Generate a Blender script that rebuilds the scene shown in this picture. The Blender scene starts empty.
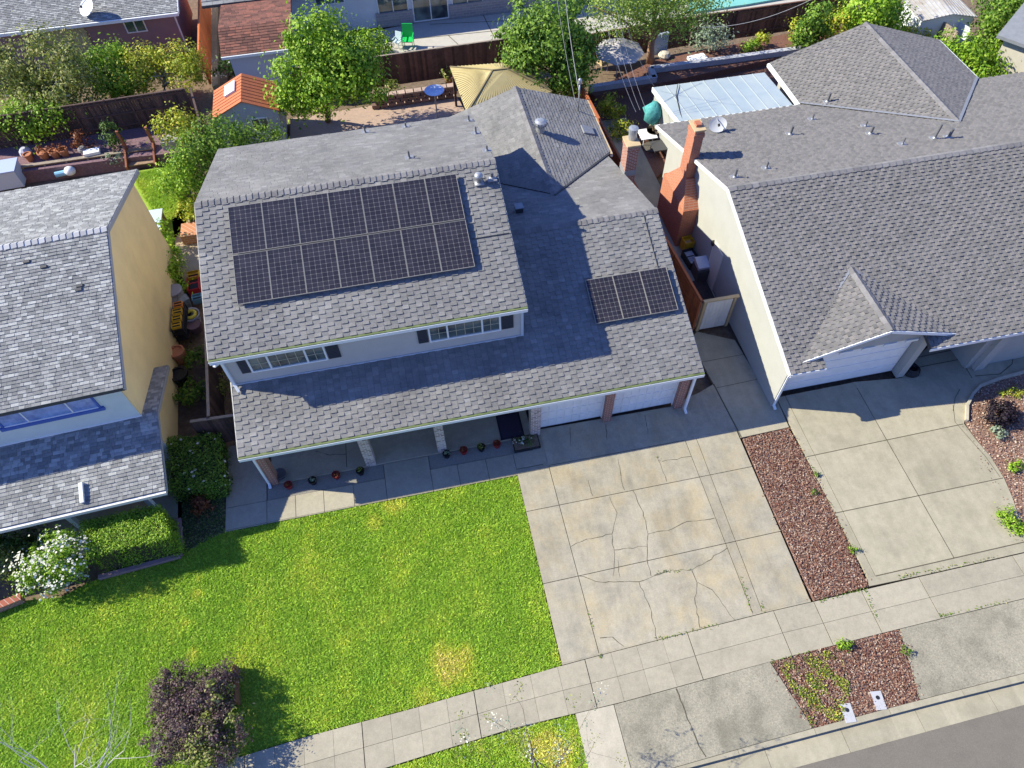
import bpy, math, random
import numpy as np
from mathutils import Vector, Matrix
random.seed(7); rng = np.random.default_rng(7)
sc = bpy.context.scene
COL = sc.collection
R = math.radians
# ------------------------------------------------------------------ camera (recovered from the photo's vanishing points)
F = 707.04; CAMH = 23.0
PITCH, ROLL, YAW = R(55.215), R(-1.575), R(-10.456)
def _rot():
    cy, sy = math.cos(YAW), math.sin(YAW); cp, sp = math.cos(PITCH), math.sin(PITCH); cr, sr = math.cos(ROLL), math.sin(ROLL)
    Rz = np.array([[cy, sy, 0], [-sy, cy, 0], [0, 0, 1.]])
    B = np.array([[1, 0, 0], [0, -sp, -cp], [0, cp, -sp]])
    Rr = np.array([[cr, -sr, 0], [sr, cr, 0], [0, 0, 1.]])
    return Rr @ B @ Rz
RC = _rot()
CO = np.array([0, 0, CAMH])
def ray(px, py): return RC.T @ np.array([(px - 512) / F, (py - 384) / F, 1.0])
def at(px, py, z=0.0):
    """point at height z seen at that place of the survey photo"""
    d = ray(px, py); return Vector(CO + d * ((z - CAMH) / d[2]))
def onplane(px, py, p, n):
    d = ray(px, py); p = np.array(p, float); n = np.array(n, float)
    return Vector(CO + d * (((p - CO) @ n) / (d @ n)))
def onY(px, py, Y): return onplane(px, py, (0, Y, 0), (0, 1, 0))
def onX(px, py, X): return onplane(px, py, (X, 0, 0), (1, 0, 0))
def height_over(base, px, py):
    best = (1e9, 0)
    for i in range(0, 900):
        z = i * .01; c = RC @ (np.array([base[0], base[1], z]) - CO)
        q = (512 + F * c[0] / c[2] - px) ** 2 + (384 + F * c[1] / c[2] - py) ** 2
        if q < best[0]: best = (q, z)
    return best[1]
cam_d = bpy.data.cameras.new('camera'); cam = bpy.data.objects.new('camera', cam_d); COL.objects.link(cam)
cam_d.sensor_width = 36; cam_d.lens = 36 * F / 1024; cam_d.clip_end = 500
m = Matrix.Identity(4)
for i in range(3): m[i][0] = RC[0][i]; m[i][1] = -RC[1][i]; m[i][2] = -RC[2][i]
m[0][3], m[1][3], m[2][3] = 0, 0, CAMH
cam.matrix_world = m; sc.camera = cam
# ------------------------------------------------------------------ light
SD = Vector((1.34, -.43, -1.0)).normalized()
W = bpy.data.worlds.new('World'); sc.world = W; W.use_nodes = True
nt = W.node_tree; bg = nt.nodes['Background']; sky = nt.nodes.new('ShaderNodeTexSky'); sky.sky_type = 'NISHITA'
sky.sun_disc = False; sky.sun_elevation = math.asin(-SD.z); sky.sun_rotation = math.atan2(-SD.x, -SD.y)
sky.air_density = 1.4; sky.dust_density = 0.3; sky.ozone_density = 4.0
tn = nt.nodes.new('ShaderNodeMix'); tn.data_type = 'RGBA'; tn.blend_type = 'MULTIPLY'; tn.inputs[0].default_value = 1; tn.inputs[7].default_value = (.8, .95, 1.65, 1)
nt.links.new(sky.outputs[0], tn.inputs[6]); nt.links.new(tn.outputs[2], bg.inputs[0]); bg.inputs[1].default_value = 0.075
sl = bpy.data.lights.new('sun', 'SUN'); sl.energy = 5.0; sl.angle = R(.5); sl.color = (1, .95, .75)
so = bpy.data.objects.new('sun', sl); COL.objects.link(so); so.location = (-30, 10, 40); so.rotation_euler = SD.to_track_quat('-Z', 'Y').to_euler()
sc.view_settings.view_transform = 'Standard'; sc.view_settings.look = 'None'; sc.view_settings.gamma = 1; sc.view_settings.exposure = 0.95
# ------------------------------------------------------------------ materials
MATS = {}
def mat(name, c1, c2=None, scale=6., rough=.85, bump=0., bscale=40., island=None, metal=0., detail=6., c3=None, scale3=.7, trans=0., spec=.35, speck=0., streak=0.):
    """base colour c1..c2 by noise; island=(a,b): value multiplier picked per separate piece; c3: broad blotches"""
    if name in MATS: return MATS[name]
    M = bpy.data.materials.new(name); M.use_nodes = True; t = M.node_tree; N = t.nodes; L = t.links
    b = N['Principled BSDF']; b.inputs['Roughness'].default_value = rough; b.inputs['Metallic'].default_value = metal
    b.inputs['Specular IOR Level'].default_value = spec
    tc = N.new('ShaderNodeTexCoord'); out = None
    def col(c):
        r = N.new('ShaderNodeRGB'); r.outputs[0].default_value = (*c, 1); return r.outputs[0]
    def mix(f, a, bb, bt='MIX'):
        x = N.new('ShaderNodeMix'); x.data_type = 'RGBA'; x.blend_type = bt
        if isinstance(f, float): x.inputs[0].default_value = f
        else: L.new(f, x.inputs[0])
        L.new(a, x.inputs[6]); L.new(bb, x.inputs[7]); return x.outputs[2]
    def noise(s, d=detail, w=0):
        n = N.new('ShaderNodeTexNoise'); n.inputs['Scale'].default_value = s; n.inputs['Detail'].default_value = d
        n.inputs['Roughness'].default_value = .65
        L.new(tc.outputs['Object'], n.inputs['Vector']); return n.outputs['Fac']
    def ramp(f, a, bb):
        r = N.new('ShaderNodeMapRange'); r.inputs[1].default_value = a; r.inputs[2].default_value = bb; L.new(f, r.inputs[0]); return r.outputs[0]
    out = col(c1)
    if c2 is not None: out = mix(ramp(noise(scale), .32, .68), out, col(c2))
    if c3 is not None: out = mix(ramp(noise(scale3, 4), .45, .72), out, col(c3))
    if speck:
        v = N.new('ShaderNodeMapRange'); v.inputs[1].default_value = .3; v.inputs[2].default_value = .7; v.inputs[3].default_value = 1 - speck; v.inputs[4].default_value = 1 + speck * .6
        L.new(noise(28., 8), v.inputs[0]); out = mix(1.0, out, v.outputs[0], 'MULTIPLY')
        v = N.new('ShaderNodeMapRange'); v.inputs[1].default_value = .48; v.inputs[2].default_value = .75; v.inputs[3].default_value = 1; v.inputs[4].default_value = 1 - speck * 1.5
        L.new(noise(1.15, 9), v.inputs[0]); out = mix(1.0, out, v.outputs[0], 'MULTIPLY')
    if streak:
        mp = N.new('ShaderNodeMapping'); mp.inputs['Scale'].default_value = (2.6, .45, 1); L.new(tc.outputs['Object'], mp.inputs[0]); n2 = N.new('ShaderNodeTexNoise'); n2.inputs['Scale'].default_value = 1.0; n2.inputs['Detail'].default_value = 7; n2.inputs['Roughness'].default_value = .7; L.new(mp.outputs[0], n2.inputs[0])
        v = N.new('ShaderNodeMapRange'); v.inputs[1].default_value = .45; v.inputs[2].default_value = .75; v.inputs[3].default_value = 1; v.inputs[4].default_value = 1 - streak; L.new(n2.outputs[0], v.inputs[0]); out = mix(1.0, out, v.outputs[0], 'MULTIPLY')
    if island is not None:
        g = N.new('ShaderNodeNewGeometry')
        if isinstance(island[0], (tuple, list)):
            cr = N.new('ShaderNodeValToRGB'); cr.color_ramp.interpolation = 'LINEAR'
            el = cr.color_ramp.elements
            while len(el) < len(island): el.new(.5)
            for i, c in enumerate(island): el[i].position = i / (len(island) - 1); el[i].color = (*c, 1)
            L.new(g.outputs['Random Per Island'], cr.inputs[0]); out = mix(1.0, out, cr.outputs[0], 'MULTIPLY')
        else:
            r = N.new('ShaderNodeMapRange'); r.inputs[3].default_value = island[0]; r.inputs[4].default_value = island[1]
            L.new(g.outputs['Random Per Island'], r.inputs[0]); out = mix(1.0, out, r.outputs[0], 'MULTIPLY')
    L.new(out, b.inputs['Base Color'])
    if bump:
        bp = N.new('ShaderNodeBump'); bp.inputs['Strength'].default_value = bump; bp.inputs['Distance'].default_value = .02
        L.new(noise(bscale, 4), bp.inputs['Height']); L.new(bp.outputs[0], b.inputs['Normal'])
    if trans:
        tr = N.new('ShaderNodeBsdfTranslucent'); L.new(out, tr.inputs[0]); ms = N.new('ShaderNodeMixShader'); ms.inputs[0].default_value = trans
        L.new(b.outputs[0], ms.inputs[1]); L.new(tr.outputs[0], ms.inputs[2]); L.new(ms.outputs[0], N['Material Output'].inputs[0])
    MATS[name] = M; return M
def brick(name, c1, c2, mortar, bw=.21, bh=.075, ms=.012, stain=None):
    if name in MATS: return MATS[name]
    M = bpy.data.materials.new(name); M.use_nodes = True; t = M.node_tree; N = t.nodes; L = t.links; b = N['Principled BSDF']
    b.inputs['Roughness'].default_value = .9
    tc = N.new('ShaderNodeTexCoord'); s = N.new('ShaderNodeSeparateXYZ'); L.new(tc.outputs['Object'], s.inputs[0])
    a = N.new('ShaderNodeMath'); L.new(s.outputs[0], a.inputs[0]); L.new(s.outputs[1], a.inputs[1])
    c = N.new('ShaderNodeCombineXYZ'); L.new(a.outputs[0], c.inputs[0]); L.new(s.outputs[2], c.inputs[1])
    br = N.new('ShaderNodeTexBrick'); L.new(c.outputs[0], br.inputs['Vector']); br.inputs['Scale'].default_value = 1
    br.inputs['Color1'].default_value = (*c1, 1); br.inputs['Color2'].default_value = (*c2, 1); br.inputs['Mortar'].default_value = (*mortar, 1)
    br.inputs['Brick Width'].default_value = bw; br.inputs['Row Height'].default_value = bh; br.inputs['Mortar Size'].default_value = ms
    L.new(br.outputs[0], b.inputs['Base Color'])
    bp = N.new('ShaderNodeBump'); bp.inputs['Strength'].default_value = .5; bp.inputs['Distance'].default_value = .01; bp.invert = True
    L.new(br.outputs['Fac'], bp.inputs['Height']); L.new(bp.outputs[0], b.inputs['Normal'])
    MATS[name] = M; return M
# ------------------------------------------------------------------ mesh builder
class MB:
    def __init__(s): s.v = []; s.f = []; s.m = []
    def poly(s, pts, mi=0):
        k = len(s.v); s.v += [tuple(p) for p in pts]; s.f.append(tuple(range(k, k + len(pts)))); s.m.append(mi); return s
    def hexa(s, b, t, mi=0):
        """b: bottom ring, t: top ring (same count)"""
        k = len(s.v); n = len(b); s.v += [tuple(p) for p in b] + [tuple(p) for p in t]
        s.f.append(tuple(k + i for i in reversed(range(n)))); s.m.append(mi)
        s.f.append(tuple(k + n + i for i in range(n))); s.m.append(mi)
        for i in range(n):
            j = (i + 1) % n; s.f.append((k + i, k + j, k + n + j, k + n + i)); s.m.append(mi)
        return s
    def box(s, x0, y0, z0, x1, y1, z1, mi=0):
        b = [(x0, y0), (x1, y0), (x1, y1), (x0, y1)]
        return s.hexa([(x, y, z0) for x, y in b], [(x, y, z1) for x, y in b], mi)
    def obox(s, c, ux, uy, uz, mi=0):
        """centre and three half-axis vectors"""
        c, ux, uy, uz = Vector(c), Vector(ux), Vector(uy), Vector(uz)
        q = [(-1, -1), (1, -1), (1, 1), (-1, 1)]
        return s.hexa([c + ux * a + uy * b - uz for a, b in q], [c + ux * a + uy * b + uz for a, b in q], mi)
    def bar(s, p, q, w, h, mi=0):
        """bar from p to q, width w (horizontal), height h"""
        p, q = Vector(p), Vector(q); d = q - p
        side = d.cross(Vector((0, 0, 1)))
        if side.length < 1e-5: side = Vector((1, 0, 0))
        side.normalize(); up = side.cross(d).normalized()
        return s.obox((p + q) / 2, d / 2, side * w / 2, up * h / 2, mi)
    def prism(s, xy, z0, z1, mi=0):
        a = sum(xy[i][0] * xy[(i + 1) % len(xy)][1] - xy[(i + 1) % len(xy)][0] * xy[i][1] for i in range(len(xy)))
        if a < 0: xy = list(reversed(xy))
        return s.hexa([(p[0], p[1], z0) for p in xy], [(p[0], p[1], z1) for p in xy], mi)
    def tube(s, pts, rad, n=8, mi=0, cap=True):
        pts = [Vector(p) for p in pts]
        if not isinstance(rad, (list, tuple)): rad = [rad] * len(pts)
        k0 = len(s.v)
        for i, p in enumerate(pts):
            d = (pts[min(i + 1, len(pts) - 1)] - pts[max(i - 1, 0)]).normalized()
            a = d.cross(Vector((0, 0, 1)) if abs(d.z) < .95 else Vector((1, 0, 0))).normalized(); b = d.cross(a)
            for j in range(n):
                t = 2 * math.pi * j / n; s.v.append(tuple(p + (a * math.cos(t) + b * math.sin(t)) * rad[i]))
        for i in range(len(pts) - 1):
            for j in range(n):
                a, b = k0 + i * n + j, k0 + i * n + (j + 1) % n; s.f.append((a, b, b + n, a + n)); s.m.append(mi)
        if cap:
            s.f.append(tuple(k0 + j for j in reversed(range(n)))); s.m.append(mi)
            e = k0 + (len(pts) - 1) * n; s.f.append(tuple(e + j for j in range(n))); s.m.append(mi)
        return s
    def lathe(s, c, prof, n=14, mi=0):
        """prof: (radius, z) from bottom to top round a vertical axis through c"""
        c = Vector(c); k0 = len(s.v)
        for r, z in prof:
            for j in range(n):
                t = 2 * math.pi * j / n; s.v.append((c.x + r * math.cos(t), c.y + r * math.sin(t), c.z + z))
        for i in range(len(prof) - 1):
            for j in range(n):
                a, b = k0 + i * n + j, k0 + i * n + (j + 1) % n; s.f.append((a, b, b + n, a + n)); s.m.append(mi)
        s.f.append(tuple(k0 + j for j in reversed(range(n)))); s.m.append(mi)
        e = k0 + (len(prof) - 1) * n; s.f.append(tuple(e + j for j in range(n))); s.m.append(mi)
        return s
    def build(s, name, mats, parent=None, smooth=False, loc=None):
        me = bpy.data.meshes.new(name)
        off = Vector((0, 0, 0))
        if parent is not None: off = Vector(parent['_o']) if '_o' in parent else Vector((0, 0, 0))
        elif loc is not None: off = Vector(loc)
        elif s.v:
            a = np.array(s.v); off = Vector(((a[:, 0].min() + a[:, 0].max()) / 2, (a[:, 1].min() + a[:, 1].max()) / 2, a[:, 2].min()))
        me.from_pydata([(x - off.x, y - off.y, z - off.z) for x, y, z in s.v], [], s.f)
        if not isinstance(mats, (list, tuple)): mats = [mats]
        for mm in mats: me.materials.append(mm)
        me.polygons.foreach_set('material_index', s.m)
        if smooth: me.polygons.foreach_set('use_smooth', [True] * len(s.f))
        me.update()
        o = bpy.data.objects.new(name, me); COL.objects.link(o)
        if parent is not None: o.parent = parent; o['_o'] = tuple(off)
        else: o.location = off; o['_o'] = tuple(off)
        return o
def tag(o, label, cat, group=None, kind=None):
    o['label'] = label; o['category'] = cat
    if group: o['group'] = group
    if kind: o['kind'] = kind
    return o
def struct(o): o['kind'] = 'structure'; return o
def thing(name, label, cat, loc, group=None):
    o = bpy.data.objects.new(name, None); COL.objects.link(o); o.location = Vector(loc); o.empty_display_size = .3
    o['_o'] = tuple(loc); return tag(o, label, cat, group)
# ------------------------------------------------------------------ roofs: every shingle is a little wedge of its own
def clip(poly, rect):
    """convex poly clipped to u0,v0,u1,v1"""
    u0, v0, u1, v1 = rect
    for ax, lim, sg in ((0, u0, 1), (0, u1, -1), (1, v0, 1), (1, v1, -1)):
        out = []
        for i in range(len(poly)):
            a, b = poly[i], poly[(i + 1) % len(poly)]; da, db = sg * (a[ax] - lim), sg * (b[ax] - lim)
            if da >= 0: out.append(a)
            if da * db < 0: t = da / (da - db); out.append((a[0] + t * (b[0] - a[0]), a[1] + t * (b[1] - a[1])))
        poly = out
        if len(poly) < 3: return None
    return poly
def roof_plane(mb, pts, tabw=.3, ch=.145, th=.022, shift=.5, thick=.14, jit=.0, gap=.012, o=None, wj=0., alt=0., base_mi=1, mi=0, lowk=0.):
    pts = [Vector(p) for p in pts]; o = Vector(o) if o is not None else pts[0]
    u = (pts[1] - pts[0]).normalized(); n = u.cross(pts[2] - pts[0]).normalized()
    if n.z < 0: n = -n
    v = n.cross(u)
    if (pts[2] - pts[0]).dot(v) < 0: v = -v
    poly = [((p - o).dot(u), (p - o).dot(v)) for p in pts]
    mb.hexa([p - Vector((0, 0, thick)) for p in pts], pts, base_mi)
    us = [p[0] for p in poly]; vs = [p[1] for p in poly]
    j0, j1 = int(math.floor(min(vs) / ch)), int(math.ceil(max(vs) / ch))
    for j in range(j0, j1):
        uu = min(us) - tabw * 4 + (j * shift % 2.0) * tabw + random.uniform(-jit, jit) * tabw; i = 0
        while uu < max(us):
            w = tabw * (1 + random.uniform(-wj, wj)); i += 1
            dv = alt * ch * ((i % 2) - .5) + random.uniform(-1, 1) * jit * .1 * ch
            va, vb = j * ch + dv, (j + 1) * ch * 1.0 + .01
            q = clip(poly, (uu + gap, max(va, min(vs)), uu + w, min(vb, max(vs)))); uu += w
            if not q: continue
            t0 = th * random.uniform(.85, 1.25) * (1 if i % 2 else 1 - lowk)
            top = [o + u * a + v * b + n * (.004 + t0 * max(0, 1 - (b - va) / (vb - va))) for a, b in q]
            bot = [o + u * a + v * b - n * .004 for a, b in q]
            k = len(mb.v); m_ = len(q); mb.v += [tuple(p) for p in bot] + [tuple(p) for p in top]
            mb.f.append(tuple(k + m_ + x for x in range(m_))); mb.m.append(mi)
            for x in range(m_):
                y = (x + 1) % m_; mb.f.append((k + x, k + y, k + m_ + y, k + m_ + x)); mb.m.append(mi)
def ridge_caps(mb, p, q, sl, sr, w=.15, step=.2, lift=.035, mi=0):
    """overlapping caps from p to q; sl/sr: unit vectors running down the two slopes"""
    p, q, sl, sr = Vector(p), Vector(q), Vector(sl).normalized(), Vector(sr).normalized(); d = q - p; n = max(1, int(d.length / step)); up = Vector((0, 0, 1))
    for i in range(n):
        a, b = p + d * (i / n), p + d * ((i + 1) / n) + d.normalized() * .02
        A, B = a + up * lift, b + up * (lift + .025)
        ring_a = [a + sl * w + up * (lift * .5), A, a + sr * w + up * (lift * .5)]; ring_b = [b + sl * w + up * (lift * .5 + .025), B, b + sr * w + up * (lift * .5 + .025)]
        k = len(mb.v); mb.v += [tuple(x) for x in ring_a + ring_b] + [tuple(b + sl * w), tuple(b), tuple(b + sr * w)]
        for f in ((k, k + 1, k + 4, k + 3), (k + 1, k + 2, k + 5, k + 4), (k + 3, k + 4, k + 7, k + 6), (k + 4, k + 5, k + 8, k + 7)): mb.f.append(f); mb.m.append(mi)
def slab_gable(mb, xy_z, depth_axis, d0, d1, mi=0):
    """profile [(a,z)] extruded along X or Y"""
    if depth_axis == 'x': b = [(d0, a, z) for a, z in xy_z]; t = [(d1, a, z) for a, z in xy_z]
    else: b = [(a, d0, z) for a, z in xy_z]; t = [(a, d1, z) for a, z in xy_z]
    mb.hexa(b, t, mi)
# ------------------------------------------------------------------ foliage
def leaf_mesh(name, pos, nrm, size, mats, parent=None, midx=None, aspect=.55, loc=None):
    n = len(pos); pos = np.asarray(pos); nrm = np.asarray(nrm); nrm = nrm / (np.linalg.norm(nrm, axis=1, keepdims=True) + 1e-9)
    t = rng.normal(size=(n, 3)); t -= nrm * (t * nrm).sum(1, keepdims=True); t /= (np.linalg.norm(t, axis=1, keepdims=True) + 1e-9)
    b = np.cross(nrm, t); sz = size * rng.uniform(.6, 1.35, (n, 1))
    a = t * sz * .5; c = b * sz * .5 * aspect; fold = nrm * sz * .08
    off = np.array(parent['_o']) if parent is not None else np.array(loc if loc is not None else (pos[:, 0].mean(), pos[:, 1].mean(), max(0, pos[:, 2].min())))
    v = np.stack([pos - a, pos + c + fold, pos + a, pos - c + fold], 1).reshape(-1, 3) - off
    me = bpy.data.meshes.new(name); me.vertices.add(n * 4); me.vertices.foreach_set('co', v.astype(np.float32).ravel())
    me.loops.add(n * 4); me.loops.foreach_set('vertex_index', np.arange(n * 4, dtype=np.int32))
    me.polygons.add(n); me.polygons.foreach_set('loop_start', np.arange(0, n * 4, 4, dtype=np.int32))
    try: me.polygons.foreach_set('loop_total', np.full(n, 4, dtype=np.int32))
    except Exception: pass
    if not isinstance(mats, (list, tuple)): mats = [mats]
    for x in mats: me.materials.append(x)
    if midx is not None: me.polygons.foreach_set('material_index', np.asarray(midx, dtype=np.int32))
    me.update(calc_edges=True); me.validate()
    o = bpy.data.objects.new(name, me); COL.objects.link(o)
    if parent is not None: o.parent = parent; o['_o'] = tuple(off)
    else: o.location = Vector(off); o['_o'] = tuple(float(x) for x in off)
    return o
def clumps(blobs, n_cl, n_leaf, spread, inner=.45, flat=1.0):
    """leaf positions gathered in clumps that sit in the outer part of ellipsoids (cx,cy,cz,rx,ry,rz)"""
    B = np.array(blobs, float); vol = (B[:, 3] * B[:, 4] * B[:, 5]) ** (2 / 3.); pk = rng.choice(len(B), n_cl, p=vol / vol.sum())
    d = rng.normal(size=(n_cl, 3)); d /= np.linalg.norm(d, axis=1, keepdims=True)
    r = rng.uniform(inner ** 3, 1, (n_cl, 1)) ** (1 / 3.)
    c = B[pk, :3] + d * r * B[pk, 3:]
    k = rng.integers(0, n_cl, n_leaf); sp = spread * rng.uniform(.5, 1.4, (n_cl, 1))
    off = rng.normal(size=(n_leaf, 3)) * sp[k] * np.array([1, 1, flat])
    pos = c[k] + off; ctr = B[pk[k], :3]
    nrm = (pos - ctr) / B[pk[k], 3:]; nrm /= np.linalg.norm(nrm, axis=1, keepdims=True) + 1e-9
    nrm = nrm * .8 + off / (sp[k] + 1e-6) * .35 + rng.normal(size=(n_leaf, 3)) * .55 + np.array([0, 0, .25])
    pos[:, 2] = np.maximum(pos[:, 2], .03)
    return pos, nrm, c
def leafmat(name, *cols, trans=.3, rough=.6): return mat(name, (1, 1, 1), island=cols, rough=rough, trans=trans, spec=.3)
LM = dict(
    green=leafmat('leaf_green', (.04, .1, .012), (.1, .21, .02), (.18, .3, .03), (.27, .4, .06)),
    dark=leafmat('leaf_dark', (.02, .05, .01), (.05, .11, .015), (.09, .17, .03), (.14, .22, .05)),
    bright=leafmat('leaf_bright', (.08, .19, .01), (.18, .34, .015), (.28, .45, .03), (.4, .52, .07)),
    olive=leafmat('leaf_olive', (.09, .12, .025), (.18, .23, .04), (.28, .32, .06), (.42, .38, .18)),
    yellow=leafmat('leaf_yellow', (.16, .25, .015), (.32, .4, .02), (.46, .48, .05), (.52, .42, .07)),
    purple=leafmat('leaf_purple', (.05, .025, .035), (.12, .06, .08), (.16, .14, .08), (.26, .17, .19)),
    plum=leafmat('leaf_plum', (.006, .004, .008), (.016, .01, .017), (.03, .018, .028), trans=.1),
    red=leafmat('leaf_red', (.09, .03, .015), (.22, .07, .03), (.3, .12, .05)),
    white=leafmat('petal_white', (.5, .5, .42), (.7, .7, .62), trans=.2),
    sage=leafmat('leaf_sage', (.16, .22, .15), (.26, .33, .22), (.35, .4, .3)),
    pepper=leafmat('leaf_pepper', (.12, .2, .02), (.22, .34, .04), (.34, .46, .08), (.44, .52, .16)),
)
BARK = mat('bark', (.12, .08, .05), (.22, .16, .11), 14, bump=.6, bscale=25)
BARKP = mat('bark_pale', (.3, .27, .23), (.48, .44, .38), 12, bump=.3)
def tree(name, label, base, blobs, n, size, leaf, n_cl=60, spread=.4, trunk=.12, limbs=7, bark=None, group=None, cat='tree', top=None, inner=.45, flat=.85, part='trunk'):
    base = Vector(base); t = thing(name, label, cat, base, group)
    pos, nrm, c = clumps(blobs, n_cl, n, spread, inner, flat)
    B = np.array(blobs); ctr = Vector(tuple((B[:, :3] * B[:, 3:4]).sum(0) / B[:, 3].sum()))
    mb = MB(); fork = base.lerp(ctr, .45)
    mb.tube([base, base.lerp(fork, .5) + Vector((random.uniform(-.06, .06), random.uniform(-.06, .06), 0)), fork, ctr], [trunk * 1.25, trunk, trunk * .75, trunk * .3], 8)
    for i in range(limbs):
        e = Vector(tuple(c[random.randrange(len(c))])); s0 = base.lerp(ctr, random.uniform(.3, .8)); md = s0.lerp(e, .5) + Vector((0, 0, .15))
        mb.tube([s0, md, e], [trunk * .5, trunk * .32, trunk * .1], 6)
    mb.build(part, bark or BARK, t, True)
    leaf_mesh('crown' if part == 'trunk' else 'foliage', pos, nrm, size, LM[leaf] if isinstance(leaf, str) else leaf, t)
    return t
def shrub(name, label, base, blobs, n, size, leaf, n_cl=30, spread=.15, group=None, cat='shrub', inner=.3, flowers=None, fl_n=0, fl_size=.1, flat=.85):
    base = Vector(base); t = thing(name, label, cat, base, group)
    pos, nrm, c = clumps(blobs, n_cl, n, spread, inner, flat)
    mb = MB()
    for i in range(6):
        e = Vector(tuple(c[random.randrange(len(c))])); mb.tube([base + Vector((random.uniform(-.04, .04), random.uniform(-.04, .04), 0)), base.lerp(e, .5) + Vector((0, 0, .08)), e], [.025, .018, .008], 5)
    mb.build('stem', BARK, t)
    leaf_mesh('foliage', pos, nrm, size, LM[leaf] if isinstance(leaf, str) else leaf, t)
    if flowers:
        pf, nf, _ = clumps([(b[0], b[1], b[2] + .04, b[3] * 1.03, b[4] * 1.03, b[5] * 1.06) for b in blobs], max(6, fl_n // 5), fl_n, spread * .8, .93, .8)
        nf = nf * .4 + np.array([0, 0, 1.]); leaf_mesh('blossom', pf, nf, fl_size, LM[flowers], t, aspect=.9)
    return t
# ================================================================== SETTING
CON = mat('concrete_drive', (.38, .338, .255), (.29, .265, .205), 2.6, .9, .15, 60, island=(.92, 1.06), c3=(.38, .315, .2), scale3=.9, speck=.17, streak=.2)
CONP = mat('concrete_plain', (.375, .335, .245), (.31, .28, .2), 3.0, .9, .1, 70, island=(.92, 1.05), speck=.12, streak=.14)
CONW = mat('concrete_walk', (.37, .332, .25), (.315, .283, .213), 5.0, .9, .12, 80, island=(.92, 1.06), speck=.13)
CONG = mat('concrete_aggregate', (.37, .335, .25), (.23, .21, .16), 20.0, .95, .35, 60, island=(.92, 1.05), c3=(.25, .23, .17), scale3=.5, speck=.28)
CONL = mat('concrete_light', (.46, .415, .32), (.4, .36, .28), 4., .9, .1, 60, speck=.12)
DARKJ = mat('joint_dark', (.07, .06, .045), (.11, .1, .06), 8)
ASPH = mat('asphalt', (.138, .121, .099), (.185, .163, .135), 45., .95, .3, 90, speck=.12)
SOIL = mat('soil', (.11, .075, .05), (.2, .145, .1), 5., .95, .6, 25)
SOILD = mat('soil_lawn', (.22, .34, .03), (.3, .38, .05), 7., .95)
MULB = mat('mulch_base', (.16, .085, .06), (.26, .17, .13), 20., .95, .6, 40)
def P2(l, z=0.0): return [at(x, y, z) for x, y in l]
def ptsxy(l, z=0.0): return [(p.x, p.y) for p in P2(l, z)]
mb = MB(); mb.poly([(-160, -120, -.3), (200, -120, -.3), (200, 240, -.3), (-160, 240, -.3)]); struct(mb.build('ground', SOIL))
def ribbon(mb, px, w, z=.004, mi=0, jitter=0., world=False):
    p = px if world else [at(x, y, 0) for x, y in px]
    if jitter:
        q = [p[0]]
        for a, b in zip(p, p[1:]):
            n = max(1, int((b - a).length / .16))
            for i in range(1, n + 1):
                c = a.lerp(b, i / n)
                if i < n: c = c + Vector((random.uniform(-1, 1), random.uniform(-1, 1), 0)) * jitter
                q.append(c)
        p = q
    for a, b in zip(p, p[1:]):
        d = (b - a); d.z = 0
        if d.length < 1e-4: continue
        s = Vector((-d.y, d.x, 0)).normalized() * w * .5 * (random.uniform(.5, 1.3) if jitter else 1)
        mb.poly([(a.x - s.x, a.y - s.y, z), (b.x - s.x, b.y - s.y, z), (b.x + s.x, b.y + s.y, z), (a.x + s.x, a.y + s.y, z)], mi)
def shrink(poly, g):
    """inset a convex polygon by g"""
    c = Vector((sum(p[0] for p in poly) / len(poly), sum(p[1] for p in poly) / len(poly))); out = []
    n = len(poly)
    for i in range(n):
        a, b, d = Vector(poly[i - 1]), Vector(poly[i]), Vector(poly[(i + 1) % n])
        e1, e2 = (b - a).normalized(), (d - b).normalized(); n1, n2 = Vector((-e1.y, e1.x)), Vector((-e2.y, e2.x))
        if n1.dot(c - b) < 0: n1 = -n1
        if n2.dot(c - b) < 0: n2 = -n2
        k = n1 + n2; out.append(tuple(b + k * (g / max(.5, 1 + n1.dot(n2)))))
    return out
def slab(mb, poly, g=.012, z0=-.12, z1=0., mi=0): mb.prism(shrink(poly, g), z0, z1, mi)
def isect(a, b, c, d):
    a, b, c, d = [Vector((p[0], p[1])) for p in (a, b, c, d)]; r, s = b - a, d - c
    t = ((c - a).x * s.y - (c - a).y * s.x) / (r.x * s.y - r.y * s.x); q = a + r * t; return (q.x, q.y)
def curve(px, z=0.0):
    p = P2(px, z); x = [q.x for q in p]; y = [q.y for q in p]
    def f(t):
        if t <= x[0]: return y[0] + (t - x[0]) * (y[1] - y[0]) / (x[1] - x[0])
        if t >= x[-1]: return y[-1] + (t - x[-1]) * (y[-1] - y[-2]) / (x[-1] - x[-2])
        return float(np.interp(t, x, y))
    return f
s_top = curve([(256, 752), (308.5, 736), (361, 722), (411, 709), (476, 690), (512, 680), (562, 665.5), (620, 650), (688, 632.5), (768, 612), (814, 601.5), (863, 590), (923, 576), (1024, 553)])
s_bot = curve([(388.5, 767), (512, 728.5), (574.5, 713.5), (617, 703.5), (768, 662), (900.5, 628.5), (1024, 598.5)])
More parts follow.
